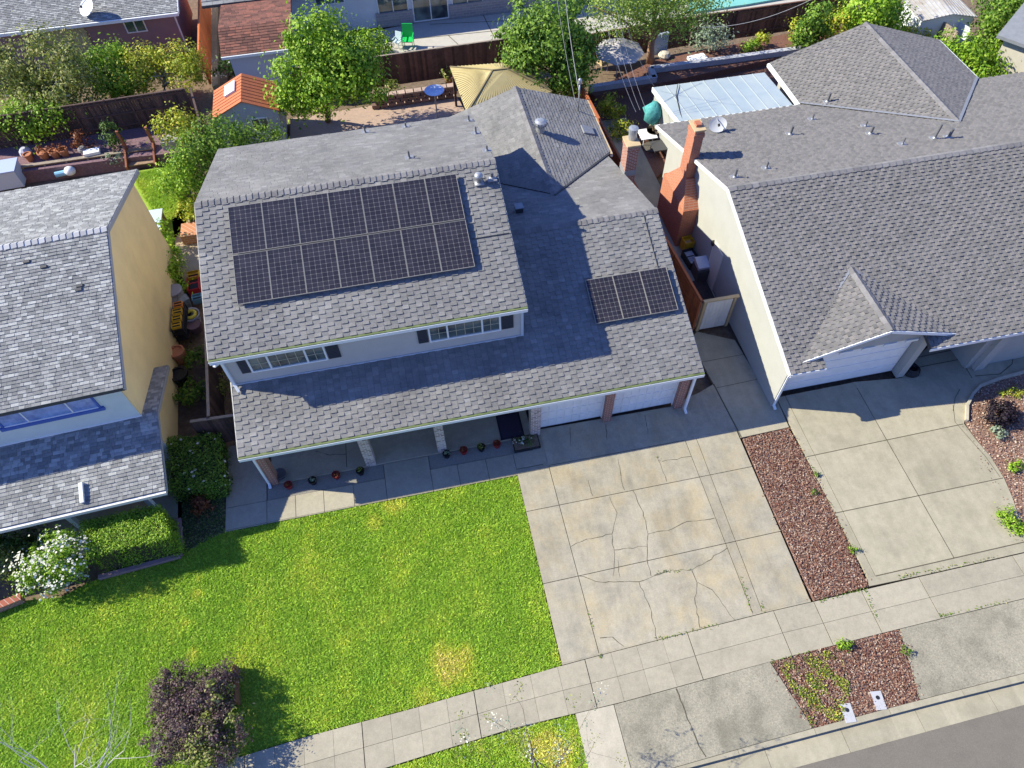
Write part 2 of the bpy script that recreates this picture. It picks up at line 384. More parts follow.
# ---- driveway of the house
cols = [ptsxy(l) for l in ([(517, 473), (562, 665)], [(539.5, 431.5), (600, 657)], [(673, 409), (753, 613.5)], [(697, 440), (763, 613)], [(736, 429), (812, 604)])]
rows = [ptsxy(l) for l in ([(540, 429), (673, 406)], [(548, 465.5), (737, 430.5)], [(527, 511.5), (752, 466.5)], [(544.5, 583.5), (768, 534)], [(562, 665.5), (812, 605)])]
rows[4] = [(2.25, 5.03), (10.6, 5.29)]
mb = MB()
for i in range(4):
    for k in range(4):
        if k == 0 and i != 1: continue
        q = [isect(*cols[i + a], *rows[k + b]) for a, b in ((0, 1), (1, 1), (1, 0), (0, 0))]; slab(mb, q, .011)
q = [at(673, 407.5, 0), at(713, 384, 0), at(736.5, 429, 0), at(690, 438.5, 0)]; slab(mb, [(p.x, p.y) for p in q], .011)
bedp = [isect(*cols[0], *rows[0]), isect(*cols[4], *rows[0]), isect(*cols[4], *rows[4]), isect(*cols[0], *rows[4])]
mb.prism(shrink(bedp, .02), -.2, -.06, 1)
for i in range(4):
    a, b = isect(*cols[i], *rows[4]), isect(*cols[i + 1], *rows[4]); n = 4
    for k in range(n):
        pa = [a[0] + (b[0] - a[0]) * t / n for t in (k, k + 1)]; ya = [a[1] + (b[1] - a[1]) * t / n for t in (k, k + 1)]
        q = [(pa[0], s_top(pa[0]) + .014), (pa[1], s_top(pa[1]) + .014), (pa[1], ya[1] + .03), (pa[0], ya[0] + .03)]
        if q[0][1] < q[3][1] - .05: mb.prism(q, -.12, -.003)
mb.prism(ptsxy([(671, 405), (684, 441), (738, 430.8), (716, 385)]), -.12, -.005)
mb.prism(ptsxy([(536, 462), (549, 466), (540, 430), (530, 436)]), -.2, -.008)
mb.prism([(2.285, 11.45), (3.46, 11.45), (3.46, 11.95), (2.285, 11.95)], -.2, -.01)
CR = [[(618, 459), (621, 476), (624.5, 490)], [(633, 491), (643, 511.5), (648, 534), (647, 559), (651, 576)], [(648, 534), (672, 529), (687, 521.5), (714.5, 518)],
      [(609.5, 496.5), (617, 513), (612, 534), (614.5, 559), (613, 576)], [(571, 546.5), (587, 539), (612, 534)], [(614.5, 550), (647, 546.5)], [(657, 456), (662, 469), (666.5, 481.5)],
      [(662, 461.5), (691, 456.5)], [(654.5, 575), (672, 570), (692, 570), (707, 561.5), (727, 548)], [(579.5, 576), (600, 582), (639, 581.7), (669, 571)], [(639, 582), (650, 607.5), (657, 639.5)],
      [(692, 571), (697, 582.5), (694.5, 598), (700, 628)], [(697.7, 582.5), (712.5, 590), (735, 620)], [(600, 638), (612.5, 637), (624, 646.5)], [(570, 427), (571, 447)], [(606, 424), (607, 440)], [(645, 415), (648, 434)],
      [(620, 577), (618, 560)], [(588, 480), (593, 496)]]
for c in CR: ribbon(mb, c, .02, .003, 1, .03)
struct(mb.build('driveway', [CON, DARKJ]))
# ---- driveway of the neighbour
mb = MB()
L0 = ptsxy([(779, 403), (867, 576)]); L1 = ptsxy([(790.5, 406.5), (875.5, 576)]); L2 = ptsxy([(857, 388), (954, 558)])
H = [ptsxy(l) for l in ([(783, 396), (1000, 353)], [(808, 456.5), (963, 424)], [(835.5, 513), (1003, 478)], [(875.5, 576), (1024, 542)], [(870, 588), (923, 576)])]
for k in range(3):
    slab(mb, [isect(*L0, *H[k + 1]), isect(*L1, *H[k + 1]), isect(*L1, *H[k]), isect(*L0, *H[k])], .01)
    slab(mb, [isect(*L1, *H[k + 1]), isect(*L2, *H[k + 1]), isect(*L2, *H[k]), isect(*L1, *H[k])], .01)
RB = [ptsxy(l) for l in ([(925, 376), (967, 407), (964, 423.5)], [(964, 423.5), (975.5, 439), (990.5, 456.5), (1004, 478)], [(1004, 478), (1012, 496.5), (1020, 520), (1027, 541)])]
for k in range(3):
    q = [isect(*L2, *H[k + 1])] + list(reversed(RB[k])) + ([isect(*L2, *H[k])]); 
    mb.prism(q, -.12, -.002 * 0)
q = ptsxy([(867, 577.5), (1030, 541), (1050, 548), (1024, 552), (923, 575), (870, 586)]); mb.prism(q, -.12, -.004)
for a, b in ((H[1][0], H[1][1]), (H[2][0], H[2][1]), (H[3][0], H[3][1])): ribbon(mb, [Vector((*a, 0)), Vector((*b, 0))], .03, .004, 1, 0, True)
ribbon(mb, [Vector((*L2[0], 0)), Vector((*isect(*L2, *H[3]), 0))], .022, .004, 1, 0, True)
ribbon(mb, [(953, 405), (955, 422), (968, 437), (985, 456), (1000, 477)], .018, .004, 1)
ribbon(mb, [(960, 389), (955, 398), (953, 411)], .02, .004, 1)
struct(mb.build('driveway', [CONP, DARKJ]))
# ---- paths beside and before the houses
mb = MB()
pth = ptsxy([(715, 385), (737, 429.5), (772, 422), (770, 400), (729, 327.5), (698, 331.5)])
mb.prism(ptsxy([(714, 384.5), (737, 429), (741, 437.5), (789, 427), (778, 402), (771, 400), (735, 340), (697, 331.5), (690, 340)]), -.12, -.006)
ribbon(mb, [(716, 388), (773, 376)], .02, .004, 1); ribbon(mb, [(702, 362), (757, 352)], .02, .004, 1); ribbon(mb, [(713.5, 384), (737, 429), (741, 437)], .05, .004, 1)
mb.prism([(10.7, 16.9), (12.4, 16.9), (12.4, 31.4), (10.15, 31.4)], -.12, -.012)
struct(mb.build('side_path', [CONP, DARKJ]))
mb = MB()   # neighbour's entry path and porch floor
mb.prism(ptsxy([(898, 372.5), (905, 380), (967, 408), (979, 386), (1024, 372.5), (1060, 362), (1060, 300), (960, 320)]), -.12, -.008)
for l in ([(915, 368), (1013, 349)], [(905, 360), (1010, 338)], [(960, 358), (972, 378)], [(975, 376), (1000, 374), (1012, 364), (1014, 352)]): ribbon(mb, l, .03, .004, 1)
struct(mb.build('entry_path', [CONP, DARKJ]))
mb = MB()   # front walk
wy0, wy1 = 11.72, 12.62
xs = [at(225, 531, 0).x, at(267, 521, 0).x, at(296, 517, 0).x, at(324.5, 510, 0).x, at(354.5, 503, 0).x, at(387, 496, 0).x, at(433, 487, 0).x, at(460, 481, 0).x, at(489, 476, 0).x, at(517, 471, 0).x, at(548, 465, 0).x]
for i, (a, b) in enumerate(zip(xs, xs[1:])): w_0 = wy0 if i < len(xs) - 2 else 11.97; slab(mb, [(a, w_0), (b, w_0), (b, 13.2 if i == 5 else wy1), (a, 13.2 if i == 5 else wy1)], .009)
slab(mb, [(xs[0], wy1), (xs[1], wy1), (xs[1], 15.2), (xs[0], 15.2)], .009)
for a, b in zip(xs, xs[1:]): ribbon(mb, [Vector((a, 11.76, 0)), Vector((b, 11.76, 0))], .012, .004, 1, 0, True)
mb.prism([(xs[0], wy0 + .02), (xs[-1] - .02, wy0 + .02), (xs[-1] - .02, wy1 - .02), (xs[0], wy1 - .02)], -.2, -.03, 1)
struct(mb.build('front_walk', [CONW, DARKJ]))
mb = MB(); mb.box(-6.5, 13.22, -.2, 3.15, 15.34, .06); ribbon(mb, [at(346, 441, 0), at(347, 468, 0)], .025, .064, 1, 0, True)
ribbon(mb, [at(316, 452, 0), at(330, 456, 0), at(346, 455, 0)], .02, .064, 1, .03, True)
struct(mb.build('porch_slab', [CONW, DARKJ]))
mb = MB(); mb.box(xs[1] + .02, wy1 + .01, -.2, xs[5] - .01, 13.21, -.02); mb.box(xs[6] + .01, wy1 + .01, -.2, 3.17, 13.21, -.02)
struct(mb.build('planting_bed', mat('pebble_bed', (.17, .16, .14), (.3, .28, .24), 35, .9, .8, 45)))
# ---- street strip
k_back = curve([(689.5, 763.5), (768, 741), (813, 728.5), (920.5, 700), (1024, 673.5)])
k_front = curve([(768, 747), (933, 703.5), (1024, 681)])
g_out = curve([(798, 767), (1024, 705)], -.11)
jx = [at(x, y, 0).x for x, y in ((363.5, 746), (477.5, 713.5), (591, 683.5), (695, 655), (783, 633.5), (823, 622), (872, 612), (930.5, 598.5))]
st = jx[1] - jx[0]; jx = [jx[0] - st * k for k in range(6, 0, -1)] + jx + [jx[-1] + st * k for k in range(1, 8)]
mb = MB()
for a, b in zip(jx, jx[1:]):
    n = 4 if b < at(740, 640, 0).x else 1
    for k in range(n):
        x0 = a + (b - a) * k / n + (.013 if k == 0 else .0035); x1 = a + (b - a) * (k + 1) / n - (.013 if k == n - 1 else .0035)
        for r0, r1 in ((0, .5), (.5, 1)):
            q = [(x, s_bot(x) + (s_top(x) - s_bot(x)) * r + (.005 if r == r0 else -.005)) for x, r in ((x0, r0), (x1, r0), (x1, r1), (x0, r1))]; mb.prism(q, -.1, 0)
for a, b in zip(jx, jx[1:]): mb.prism([(a, s_bot(a) + .02), (b, s_bot(b) + .02), (b, s_top(b) - .02), (a, s_top(a) - .02)], -.2, -.02, 1)
struct(mb.build('sidewalk', [CONW, DARKJ]))
mb = MB(); X = np.arange(jx[0], jx[-1], .8)
for i, (a, b) in enumerate(zip(X, X[1:])):
    g = .012 if i % 3 == 0 else 0
    mb.hexa([(a + g, k_front(a) - .02, -.3), (b, k_front(b) - .02, -.3), (b, k_back(b), -.3), (a + g, k_back(a), -.3)], [(a + g, k_front(a), 0), (b, k_front(b), 0), (b, k_back(b), 0), (a + g, k_back(a), 0)])
struct(mb.build('curb', [CONP]))
mb = MB()
for i, (a, b) in enumerate(zip(X, X[1:])):
    g = .014 if i % 3 == 1 else 0
    mb.hexa([(a + g, g_out(a), -.3), (b, g_out(b), -.3), (b, k_front(b), -.3), (a + g, k_front(a), -.3)], [(a + g, g_out(a), -.105), (b, g_out(b), -.105), (b, k_front(b), -.125), (a + g, k_front(a), -.125)])
struct(mb.build('gutter_pan', [CONP]))
mb = MB()
for a, b in zip(X, X[1:]): mb.poly([(a, -40, -.12), (b, -40, -.12), (b, g_out(b), -.112), (a, g_out(a), -.112)])
struct(mb.build('street', ASPH))
mb = MB(); q = [at(614, 704.2, 0), at(767, 662.8, 0)]; r = at(808, 729.5, 0); e = at(622, 768, 0)
def strip(xa, xb, inset=.012, n=8, skew_a=0, skew_b=0):
    lo, hi = [], []
    for i in range(n + 1):
        t = i / n; x = xa + (xb - xa) * t; xl = (xa + skew_a) + (xb + skew_b - xa - skew_a) * t
        hi.append((x, s_bot(x) - inset)); lo.append((xl, k_back(xl) + inset))
    return lo, hi
def strip_mesh(mb, lo, hi, z0, z1, mi=0):
    for i in range(len(lo) - 1): mb.prism([lo[i], lo[i + 1], hi[i + 1], hi[i]], z0, z1, mi)
xa, xb = at(614, 704, 0).x, at(770, 662, 0).x; xc = at(813, 728.5, 0).x
strip_mesh(mb, *strip(xa, xb, skew_b=xc - xb), -.12, -.003)
ribbon(mb, [(676, 688.5), (687, 718.5), (696, 738.5), (706, 757)], .03, .003, 1, .03)
struct(mb.build('driveway_apron', [CONG, DARKJ]))
mb = MB(); strip_mesh(mb, *strip(at(575.5, 713.5, 0).x, xa - .02), -.12, .0); struct(mb.build('driveway_apron', [CONL]))
mb = MB(); xd = at(900.5, 629, 0).x; xe = at(920.5, 700, 0).x; strip_mesh(mb, *strip(xd, xd + 9, skew_a=xe - xd), -.12, -.003); struct(mb.build('driveway_apron', [CONG]))
VERGE = strip(xb + .03, xd - .03, .01, 8, xc - xb, xe - xd)
mb = MB(); strip_mesh(mb, *VERGE, -.25, -.04); struct(mb.build('verge_bed', MULB))
# ---- mulch beds
BED1 = ptsxy([(743, 438.5), (789, 427.5), (835, 513), (869, 586), (814, 600.5), (768, 498.5)])
mb = MB(); mb.prism(BED1, -.25, -.04); struct(mb.build('planting_bed', MULB))
BED2 = ptsxy([(980, 386), (1024, 373), (1075, 361), (1075, 530), (1028, 541), (1012, 496), (1004, 477), (990.5, 455.5), (976, 438), (965, 421), (966.5, 407)])
mb = MB(); mb.prism(BED2, -.25, -.03); struct(mb.build('planting_bed', MULB))
mb = MB()   # kerb edging round the bed
ed = P2([(966, 421), (966.5, 406), (972, 395), (980, 386.5), (1000, 379), (1024, 372.5), (1060, 361)])
for a, b in zip(ed, ed[1:]): mb.bar((a.x, a.y, .02), (b.x, b.y, .02), .1, .16)
struct(mb.build('bed_edging', CONL))
# ---- chips of bark and stone
def inside(poly, x, y):
    c = np.zeros(len(x), bool); n = len(poly)
    for i in range(n):
        (xa, ya), (xb, yb) = poly[i], poly[(i + 1) % n]
        k = ((ya > y) != (yb > y)) & (x < (xb - xa) * (y - ya) / (yb - ya + 1e-12) + xa); c ^= k
    return c
def scatter(poly, n, keep=None):
    P = np.array(poly); lo, hi = P.min(0), P.max(0); pts = np.zeros((0, 2))
    area = (hi - lo).prod()
    while len(pts) < n:
        q = rng.uniform(lo, hi, (n * 2, 2)); q = q[inside(poly, q[:, 0], q[:, 1])]
        if keep is not None: q = q[keep(q)]
        pts = np.concatenate([pts, q])
    return pts[:n]
def chips(name, poly, n, size, cols, label, cat, z=-.03, keep=None):
    p = scatter(poly, n, keep); pos = np.column_stack([p, z + rng.uniform(0, .04, n)])
    nr = rng.normal(size=(n, 3)) * .5 + np.array([0, 0, 1.]); o = leaf_mesh(name, pos, nr, size, mat('chips_' + name + str(len(MATS)), (1, 1, 1), island=cols, rough=.9), aspect=.6)
    return tag(o, label, cat, kind='stuff')
BARKC = [(.07, .03, .022), (.16, .065, .045), (.23, .11, .075), (.28, .18, .13), (.42, .34, .28)]
chips('bark_mulch', BED1, 12500, .066, BARKC, 'reddish bark mulch in the long strip between the two driveways', 'mulch')
chips('bark_mulch', BED2, 7500, .075, [(.14, .06, .04), (.25, .13, .09), (.36, .24, .18), (.5, .42, .34)], 'brown bark mulch in the curved bed right of the clean driveway', 'mulch')
for (q0, q1, n_) in (((745, 439), (814, 600), 130), ((790, 428), (868, 585), 120), ((775, 664), (812, 728), 60), ((901, 631), (920, 698), 60), ((965, 421), (1027, 541), 60)):
    a_, b2 = at(*q0, 0), at(*q1, 0); t__ = rng.uniform(0, 1, n_); pos = np.column_stack([a_.x + (b2.x - a_.x) * t__ + rng.normal(0, .1, n_), a_.y + (b2.y - a_.y) * t__ + rng.normal(0, .08, n_), rng.uniform(.006, .02, n_)]); tag(leaf_mesh('spilled_chips', pos, rng.normal(0, .3, (n_, 3)) + [0, 0, 1.], .06, mat('chips_spill', (1, 1, 1), island=BARKC, rough=.9)), 'a few bark chips spilled over the concrete edge of a mulch bed', 'mulch', kind='stuff')
vp = VERGE[0] + list(reversed(VERGE[1]))
chips('bark_mulch', vp, 8500, .066, BARKC, 'reddish bark mulch round the two utility boxes by the kerb', 'mulch', -.03)
# ---- lawns
def lawn(name, poly, n, label, dry, hole=None, h=.045, yellow=0.0):
    p = scatter(poly, n, hole)
    x, y = p[:, 0], p[:, 1]
    nz = np.zeros(n)
    for k in range(24):
        a, b, ph = rng.normal(0, 1.0), rng.normal(0, 1.0), rng.uniform(0, 6.3); nz += np.sin(a * x * (1 + k * .15) + b * y * (1 + k * .15) + ph) / (1 + .1 * k)
    nz = nz / nz.std()
    d = np.clip(nz * .10 + .11 + yellow, 0, .5)
    for (cx, cy, r, amt) in dry: d = np.maximum(d, .82 * amt * np.clip(1.25 - np.hypot(x - cx, y - cy) / r + nz * .3, 0, 1))
    d = np.clip(d * .9 + rng.normal(0, .13, n), 0, 1)
    hh = h * rng.uniform(.5, 1.3, n); ang = rng.uniform(0, 2 * np.pi, n); w = .024 * rng.uniform(.6, 1.4, n)
    lean = rng.normal(0, 1.3, (n, 2)) * hh[:, None]
    base = np.column_stack([x, y, np.full(n, -.045)]); s = np.column_stack([np.cos(ang) * w, np.sin(ang) * w, np.zeros(n)])
    tip = base + np.column_stack([lean, hh]); org = np.array([x.mean(), y.mean(), -.045])
    v = np.stack([base - s, base + s, tip], 1).reshape(-1, 3) - org
    me = bpy.data.meshes.new(name); me.vertices.add(3 * n); me.vertices.foreach_set('co', v.astype(np.float32).ravel())
    me.loops.add(3 * n); me.loops.foreach_set('vertex_index', np.arange(3 * n, dtype=np.int32)); me.polygons.add(n); me.polygons.foreach_set('loop_start', np.arange(0, 3 * n, 3, dtype=np.int32))
    at_ = me.attributes.new('dry', 'FLOAT', 'FACE'); at_.data.foreach_set('value', d.astype(np.float32))
    me.materials.append(GRASS); me.update(calc_edges=True)
    o = bpy.data.objects.new(name, me); COL.objects.link(o); o.location = Vector(org); o['_o'] = (0, 0, 0)
    return tag(o, label, 'grass', kind='stuff')
GRASS = bpy.data.materials.new('grass'); GRASS.use_nodes = True
t_ = GRASS.node_tree; b_ = t_.nodes['Principled BSDF']; b_.inputs['Roughness'].default_value = .6; b_.inputs['Specular IOR Level'].default_value = .25
a_ = t_.nodes.new('ShaderNodeAttribute'); a_.attribute_name = 'dry'; r_ = t_.nodes.new('ShaderNodeValToRGB'); e_ = r_.color_ramp.elements
e_[0].position = 0; e_[0].color = (.24, .41, .035, 1); e_[1].position = 1; e_[1].color = (.72, .56, .28, 1)
for p_, c_ in ((.3, (.38, .51, .05)), (.62, (.58, .56, .08))): k_ = e_.new(p_); k_.color = (*c_, 1)
t_.links.new(a_.outputs['Fac'], r_.inputs[0]); g_ = t_.nodes.new('ShaderNodeNewGeometry'); q_ = t_.nodes.new('ShaderNodeMapRange'); q_.inputs[3].default_value = .7; q_.inputs[4].default_value = 1.55; t_.links.new(g_.outputs['Random Per Island'], q_.inputs[0]); x_ = t_.nodes.new('ShaderNodeMix'); x_.data_type = 'RGBA'; x_.blend_type = 'MULTIPLY'; x_.inputs[0].default_value = 1; t_.links.new(r_.outputs[0], x_.inputs[6]); t_.links.new(q_.outputs[0], x_.inputs[7]); t_.links.new(x_.outputs[2], b_.inputs['Base Color'])
tr_ = t_.nodes.new('ShaderNodeBsdfTranslucent'); t_.links.new(x_.outputs[2], tr_.inputs[0]); ms_ = t_.nodes.new('ShaderNodeMixShader'); ms_.inputs[0].default_value = .45
t_.links.new(b_.outputs[0], ms_.inputs[1]); t_.links.new(tr_.outputs[0], ms_.inputs[2]); t_.links.new(ms_.outputs[0], t_.nodes['Material Output'].inputs[0])
lx = np.linspace(jx[0] + 6, at(562, 665, 0).x - .03, 24)
LAWN = [(x, s_top(x) + .03) for x in lx] + ptsxy([(517, 473.5)]) + [(xs[0], 11.70)] + ptsxy([(212, 536), (196, 545), (180, 556), (100, 577), (60, 597), (0, 602), (-60, 610)])
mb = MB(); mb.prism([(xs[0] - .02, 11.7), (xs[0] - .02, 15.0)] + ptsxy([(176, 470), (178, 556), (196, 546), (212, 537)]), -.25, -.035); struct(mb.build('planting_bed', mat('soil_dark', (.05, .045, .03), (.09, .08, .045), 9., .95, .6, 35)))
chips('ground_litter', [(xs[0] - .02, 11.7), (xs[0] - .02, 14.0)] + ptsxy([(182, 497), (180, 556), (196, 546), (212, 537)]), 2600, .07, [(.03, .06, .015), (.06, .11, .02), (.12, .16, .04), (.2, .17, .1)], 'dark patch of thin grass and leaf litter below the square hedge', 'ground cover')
mb = MB()
import mathutils.geometry as mg
def flat(mb, poly, z, mi=0):
    v3 = [Vector((p[0], p[1], 0)) for p in poly]
    for t in mg.tessellate_polygon([v3]):
        a, b, c = [v3[i] for i in t]
        if (b - a).cross(c - a).z < 0: b, c = c, b
        mb.poly([(q.x, q.y, z) for q in (a, b, c)], mi)
flat(mb, LAWN, -.05); struct(mb.build('lawn', SOILD))
VL = [(x, s_bot(x) - .03) for x in np.linspace(jx[3], at(574.5, 713.8, 0).x, 14)]; VL = VL + [(x, k_back(x) + .05) for x in np.linspace(VL[-1][0] + .25, jx[3], 14)]
mb = MB(); flat(mb, VL, -.05); struct(mb.build('lawn', SOILD))
dry = [(*ptsxy([c])[0], r, a) for c, r, a in (((452, 664), .75, .95), ((466, 655), .5, .85), ((395, 502), .5, .7), ((372, 523), .4, .6), ((193, 652), .4, .8), ((186, 622), .35, .8), ((196, 592), .35, .7), ((425, 697), .5, .6), ((199, 578), .3, .7), ((345, 690), .6, .45), ((60, 650), .8, .35), ((150, 590), .5, .5), ((262, 660), .5, .35), ((560, 655), .4, .5), ((240, 745), .4, .5))]
xl = at(200, 640, 0).x
lawn('lawn_grass', LAWN, 230000, 'bright green front lawn with a few straw coloured dry patches', dry)
lawn('lawn_grass', VL, 45000, 'narrow strip of yellowing grass between the pavement and the kerb', [(*ptsxy([c])[0], r, a) for c, r, a in (((560, 750), .7, .95), ((480, 750), .4, .6), ((572, 735), .4, .8))], yellow=.12)
# ================================================================== BUILDINGS
SH1 = mat('shingle_grey', (.222, .218, .212), (.178, .175, .17), 9., .95, .5, 150, island=((.8, .8, .81), (.95, .94, .94), (.88, .87, .87), (1.02, 1.0, .99), (.97, .95, .95), (1.18, 1.17, 1.16)), c3=(.25, .246, .238), scale3=.5, speck=.16)
SH2 = mat('shingle_light', (.262, .264, .258), (.2, .202, .2), 7., .95, .5, 150, island=((.72, .72, .73), (.88, .88, .88), (1.02, 1.01, 1.01), (1.2, 1.19, 1.18), (1.65, 1.65, 1.62)))
SH3 = mat('shingle_dark', (.188, .178, .172), (.152, .145, .14), 8., .95, .4, 150, island=((.8, .8, .8), (1.0, 1.0, 1.0), (1.15, 1.12, 1.12)))
SHR = mat('shingle_red', (.2, .085, .06), (.13, .065, .05), 5., .95, .4, 120, island=((.6, .6, .65), (1.0, 1.0, 1.0), (1.5, 1.3, 1.25)))
UNDER = mat('roof_underlay', (.06, .06, .06)); RIDGE = mat('ridge_cap', (.2, .19, .19), (.15, .145, .145), 12, .95, .3, 120, island=(.8, 1.2))
WHITE = mat('white_paint', (.78, .78, .77), (.7, .7, .69), 3, .55); TRIM = mat('trim_white', (.74, .75, .74), rough=.5)
LIME = mat('gutter_green', (.085, .115, .04), (.14, .17, .07), 4, .6)
SIDING = mat('siding_beige', (.5, .46, .41), (.45, .42, .37), 2, .7); STUC = mat('stucco_cream', (.37, .37, .345), (.35, .35, .325), 1.2, .95, .3, 120, c3=(.335, .33, .3), scale3=.25, speck=.05)
TAN = mat('stucco_tan', (.88, .69, .34), (.84, .65, .32), 1.4, .95, .4, 90, c3=(.74, .58, .3), scale3=.3, speck=.05); MINT = mat('stucco_mint', (.64, .68, .63), (.58, .63, .58), 2, .95, .3, 90)
GLASS = mat('window_glass', (.025, .035, .04), (.16, .2, .18), 1.3, rough=.06, spec=.9, detail=1); GLASSB = mat('glass_blue_reflection', (.25, .38, .7), (.1, .17, .38), 2.5, rough=.15, spec=.8)  # reflections put into the glass colours: green-grey mottling, bright blue on the left house
NAVY = mat('shutter_navy', (.035, .04, .055), rough=.5); METAL = mat('galvanised', (.42, .43, .44), (.33, .34, .35), 6, .4, metal=.5); DARKM = mat('dark_metal', (.05, .05, .055), rough=.5)
LEAD = mat('flashing', (.3, .31, .33), (.25, .25, .26), 5, .5, metal=.3)
BRK = brick('brick_red', (.30, .085, .05), (.2, .06, .04), (.4, .32, .27)); BRKO = brick('brick_orange', (.42, .13, .06), (.32, .1, .05), (.36, .2, .14)); BRKP = brick('brick_pale', (.5, .4, .37), (.17, .1, .085), (.58, .52, .48), .2, .09, .014)
WOOD = mat('fence_wood', (.16, .085, .06), (.1, .05, .035), 5, .9, .4, 30, island=((.6, .6, .6), (1., 1., 1.), (1.5, 1.35, 1.3))); WOODR = mat('fence_redwood', (.42, .13, .05), (.33, .1, .04), 4, .85, .3, 30, island=(.7, 1.15))
WOODT = mat('wood_tan', (.5, .38, .22), (.42, .31, .17), 5, .8, .2, 30); WOODG = mat('wood_weathered', (.32, .26, .2), (.22, .18, .14), 6, .9, .3, 30, island=(.7, 1.2))
CELL = mat('solar_cell', (.02, .018, .024), (.03, .026, .032), 3, .25, island=(.8, 1.25), spec=.45); PFRAME = mat('solar_frame', (.26, .245, .22), rough=.5)
BLUEF = mat('frame_blue', (.06, .13, .42), (.05, .1, .34), 4, .5); WHIT2 = mat('plastic_white', (.75, .76, .78), rough=.45); BLK = mat('plastic_black', (.02, .02, .022), rough=.45)
# ------------------------------------------------ the two-storey house
ze, Ye, zu, Yu = 2.6, 12.99, 5.15, 15.17
XL, XR, UL, UR = -6.86, 9.31, -6.99, 3.39
s3 = 1 / 3.; Yg = 19.21; zg = ze + (Yg - Ye) * s3; Yr = 20.55; zr = zu + (Yr - Yu) * s3
n_f = Vector((0, -s3, 1)).normalized(); n_b = Vector((0, s3, 1)).normalized()
house = thing('two_storey_house', 'two storey house with solar panels on grey roofs and brick pillars beside the lawn', 'house', (0, 18, 0))
mb = MB(); mb.box(-6.7, 15.42, 0, 3.25, 25.85, 5.1); slab_gable(mb, [(15.42, 5.1), (25.85, 5.1), (Yr, zr - .2)], 'x', -6.7, 3.25)
mb.box(3.25, 13.75, 0, 9.0, 25.0, 2.6); slab_gable(mb, [(13.75, 2.6), (24.9, 2.6), (Yg, zg - .25)], 'x', 3.25, 9.0); mb.box(2.95, 24.9, 0, 9.1, 29.2, 2.5)
slab_gable(mb, [(2.95, 2.5), (9.1, 2.5), (6.0, 3.55)], 'y', 24.9, 29.2)
mb.build('wall', SIDING, house)
mb = MB(); zb = ze + (15.35 - Ye) * s3
for k in range(12):
    z0 = zb - .1 + k * .16
    mb.hexa([(-6.72, 15.37, z0), (3.27, 15.37, z0), (3.27, 15.43, z0), (-6.72, 15.43, z0)], [(-6.72, 15.405, z0 + .16), (3.27, 15.405, z0 + .16), (3.27, 15.43, z0 + .16), (-6.72, 15.43, z0 + .16)])
mb.box(-6.74, 15.34, zb - .1, 3.3, 15.36, zb + .07, 1); mb.box(-6.76, 15.35, 2.9, -6.66, 15.45, 5.05, 1); mb.box(3.2, 15.35, 3.2, 3.3, 15.45, 5.05, 1)
mb.build('siding', [SIDING, mat('trim_bluegrey', (.45, .5, .56), rough=.6)], house)
mb = MB(); mb.hexa([(XL + .12, Ye + .1, 2.45), (XL + .16, Ye + .1, 2.45), (XL + .16, 15.4, 2.45), (XL + .12, 15.4, 2.45)], [(XL + .12, Ye + .1, 2.5), (XL + .16, Ye + .1, 2.5), (XL + .16, 15.4, 3.25), (XL + .12, 15.4, 3.25)]); mb.build('gable_infill', SIDING, house)
kw = dict(tabw=.225, ch=.152, th=.027, shift=1.0, gap=.005, wj=.0, lowk=.8)
mb = MB(); roof_plane(mb, [(UL, Yu, zu), (UR, Yu, zu), (UR, Yr, zr), (UL, Yr, zr)], **kw); roof_plane(mb, [(UR, 26.01, zu), (UL, 26.01, zu), (UL, Yr, zr), (UR, Yr, zr)], **{**kw, 'tabw': .3, 'shift': .41, 'lowk': .3, 'th': .022, 'wj': .4})
ridge_caps(mb, (UL, Yr, zr), (UR, Yr, zr), (0, -1, -s3), (0, 1, -s3), .17, .21, mi=2)
mb.build('upper_roof', [SH1, UNDER, RIDGE], house)
mb = MB(); roof_plane(mb, [(XL, Ye, ze), (XR, Ye, ze), (XR, 15.5, ze + (15.5 - Ye) * s3), (XL, 15.5, ze + (15.5 - Ye) * s3)], **kw)
roof_plane(mb, [(3.2, 15.5, ze + (15.5 - Ye) * s3), (XR, 15.5, ze + (15.5 - Ye) * s3), (XR, Yg, zg), (3.2, Yg, zg)], o=(XL, Ye, ze), **kw)
mb.box(XL + .01, 15.45, 3.05, -6.7, 15.5, 3.44, 1)
ridge_caps(mb, (3.3, Yg, zg), (XR, Yg, zg), (0, -1, -s3), (0, 1, -s3), .16, .21, mi=2)
roof_plane(mb, [(XR, 25.2, zg - (25.2 - Yg) * s3), (3.2, 25.2, zg - (25.2 - Yg) * s3), (3.2, Yg, zg), (XR, Yg, zg)], **{**kw, 'tabw': .3, 'shift': .41, 'lowk': .3, 'th': .022, 'wj': .4})
mb.build('lower_roof', [SH1, UNDER, RIDGE], house)
mb = MB(); rx, rzz = 6.0, 3.80; yb = 29.55; sl = (rzz - 2.6) / 3.5
yv = Yg + (zg - rzz) / s3; yw = Yg + (zg - 2.63) / s3
roof_plane(mb, [(9.5, yw + .15, 2.64), (9.5, yb, 2.64), (rx, yb, rzz + .02), (rx, yv + .08, rzz + .02)], **{**kw, 'tabw': .3, 'lowk': .25, 'th': .018})
roof_plane(mb, [(2.5, yb, 2.64), (2.5, yw + .15, 2.64), (rx, yv + .08, rzz + .02), (rx, yb, rzz + .02)], **{**kw, 'tabw': .3, 'lowk': .25, 'th': .018})
ridge_caps(mb, (rx, yv, rzz + .02), (rx, yb, rzz + .02), (-1, 0, -s3), (1, 0, -s3), .16, .22, mi=2)
mb.bar((rx, yv, rzz + .05), (9.45, yw, 2.69), .07, .03, 3)
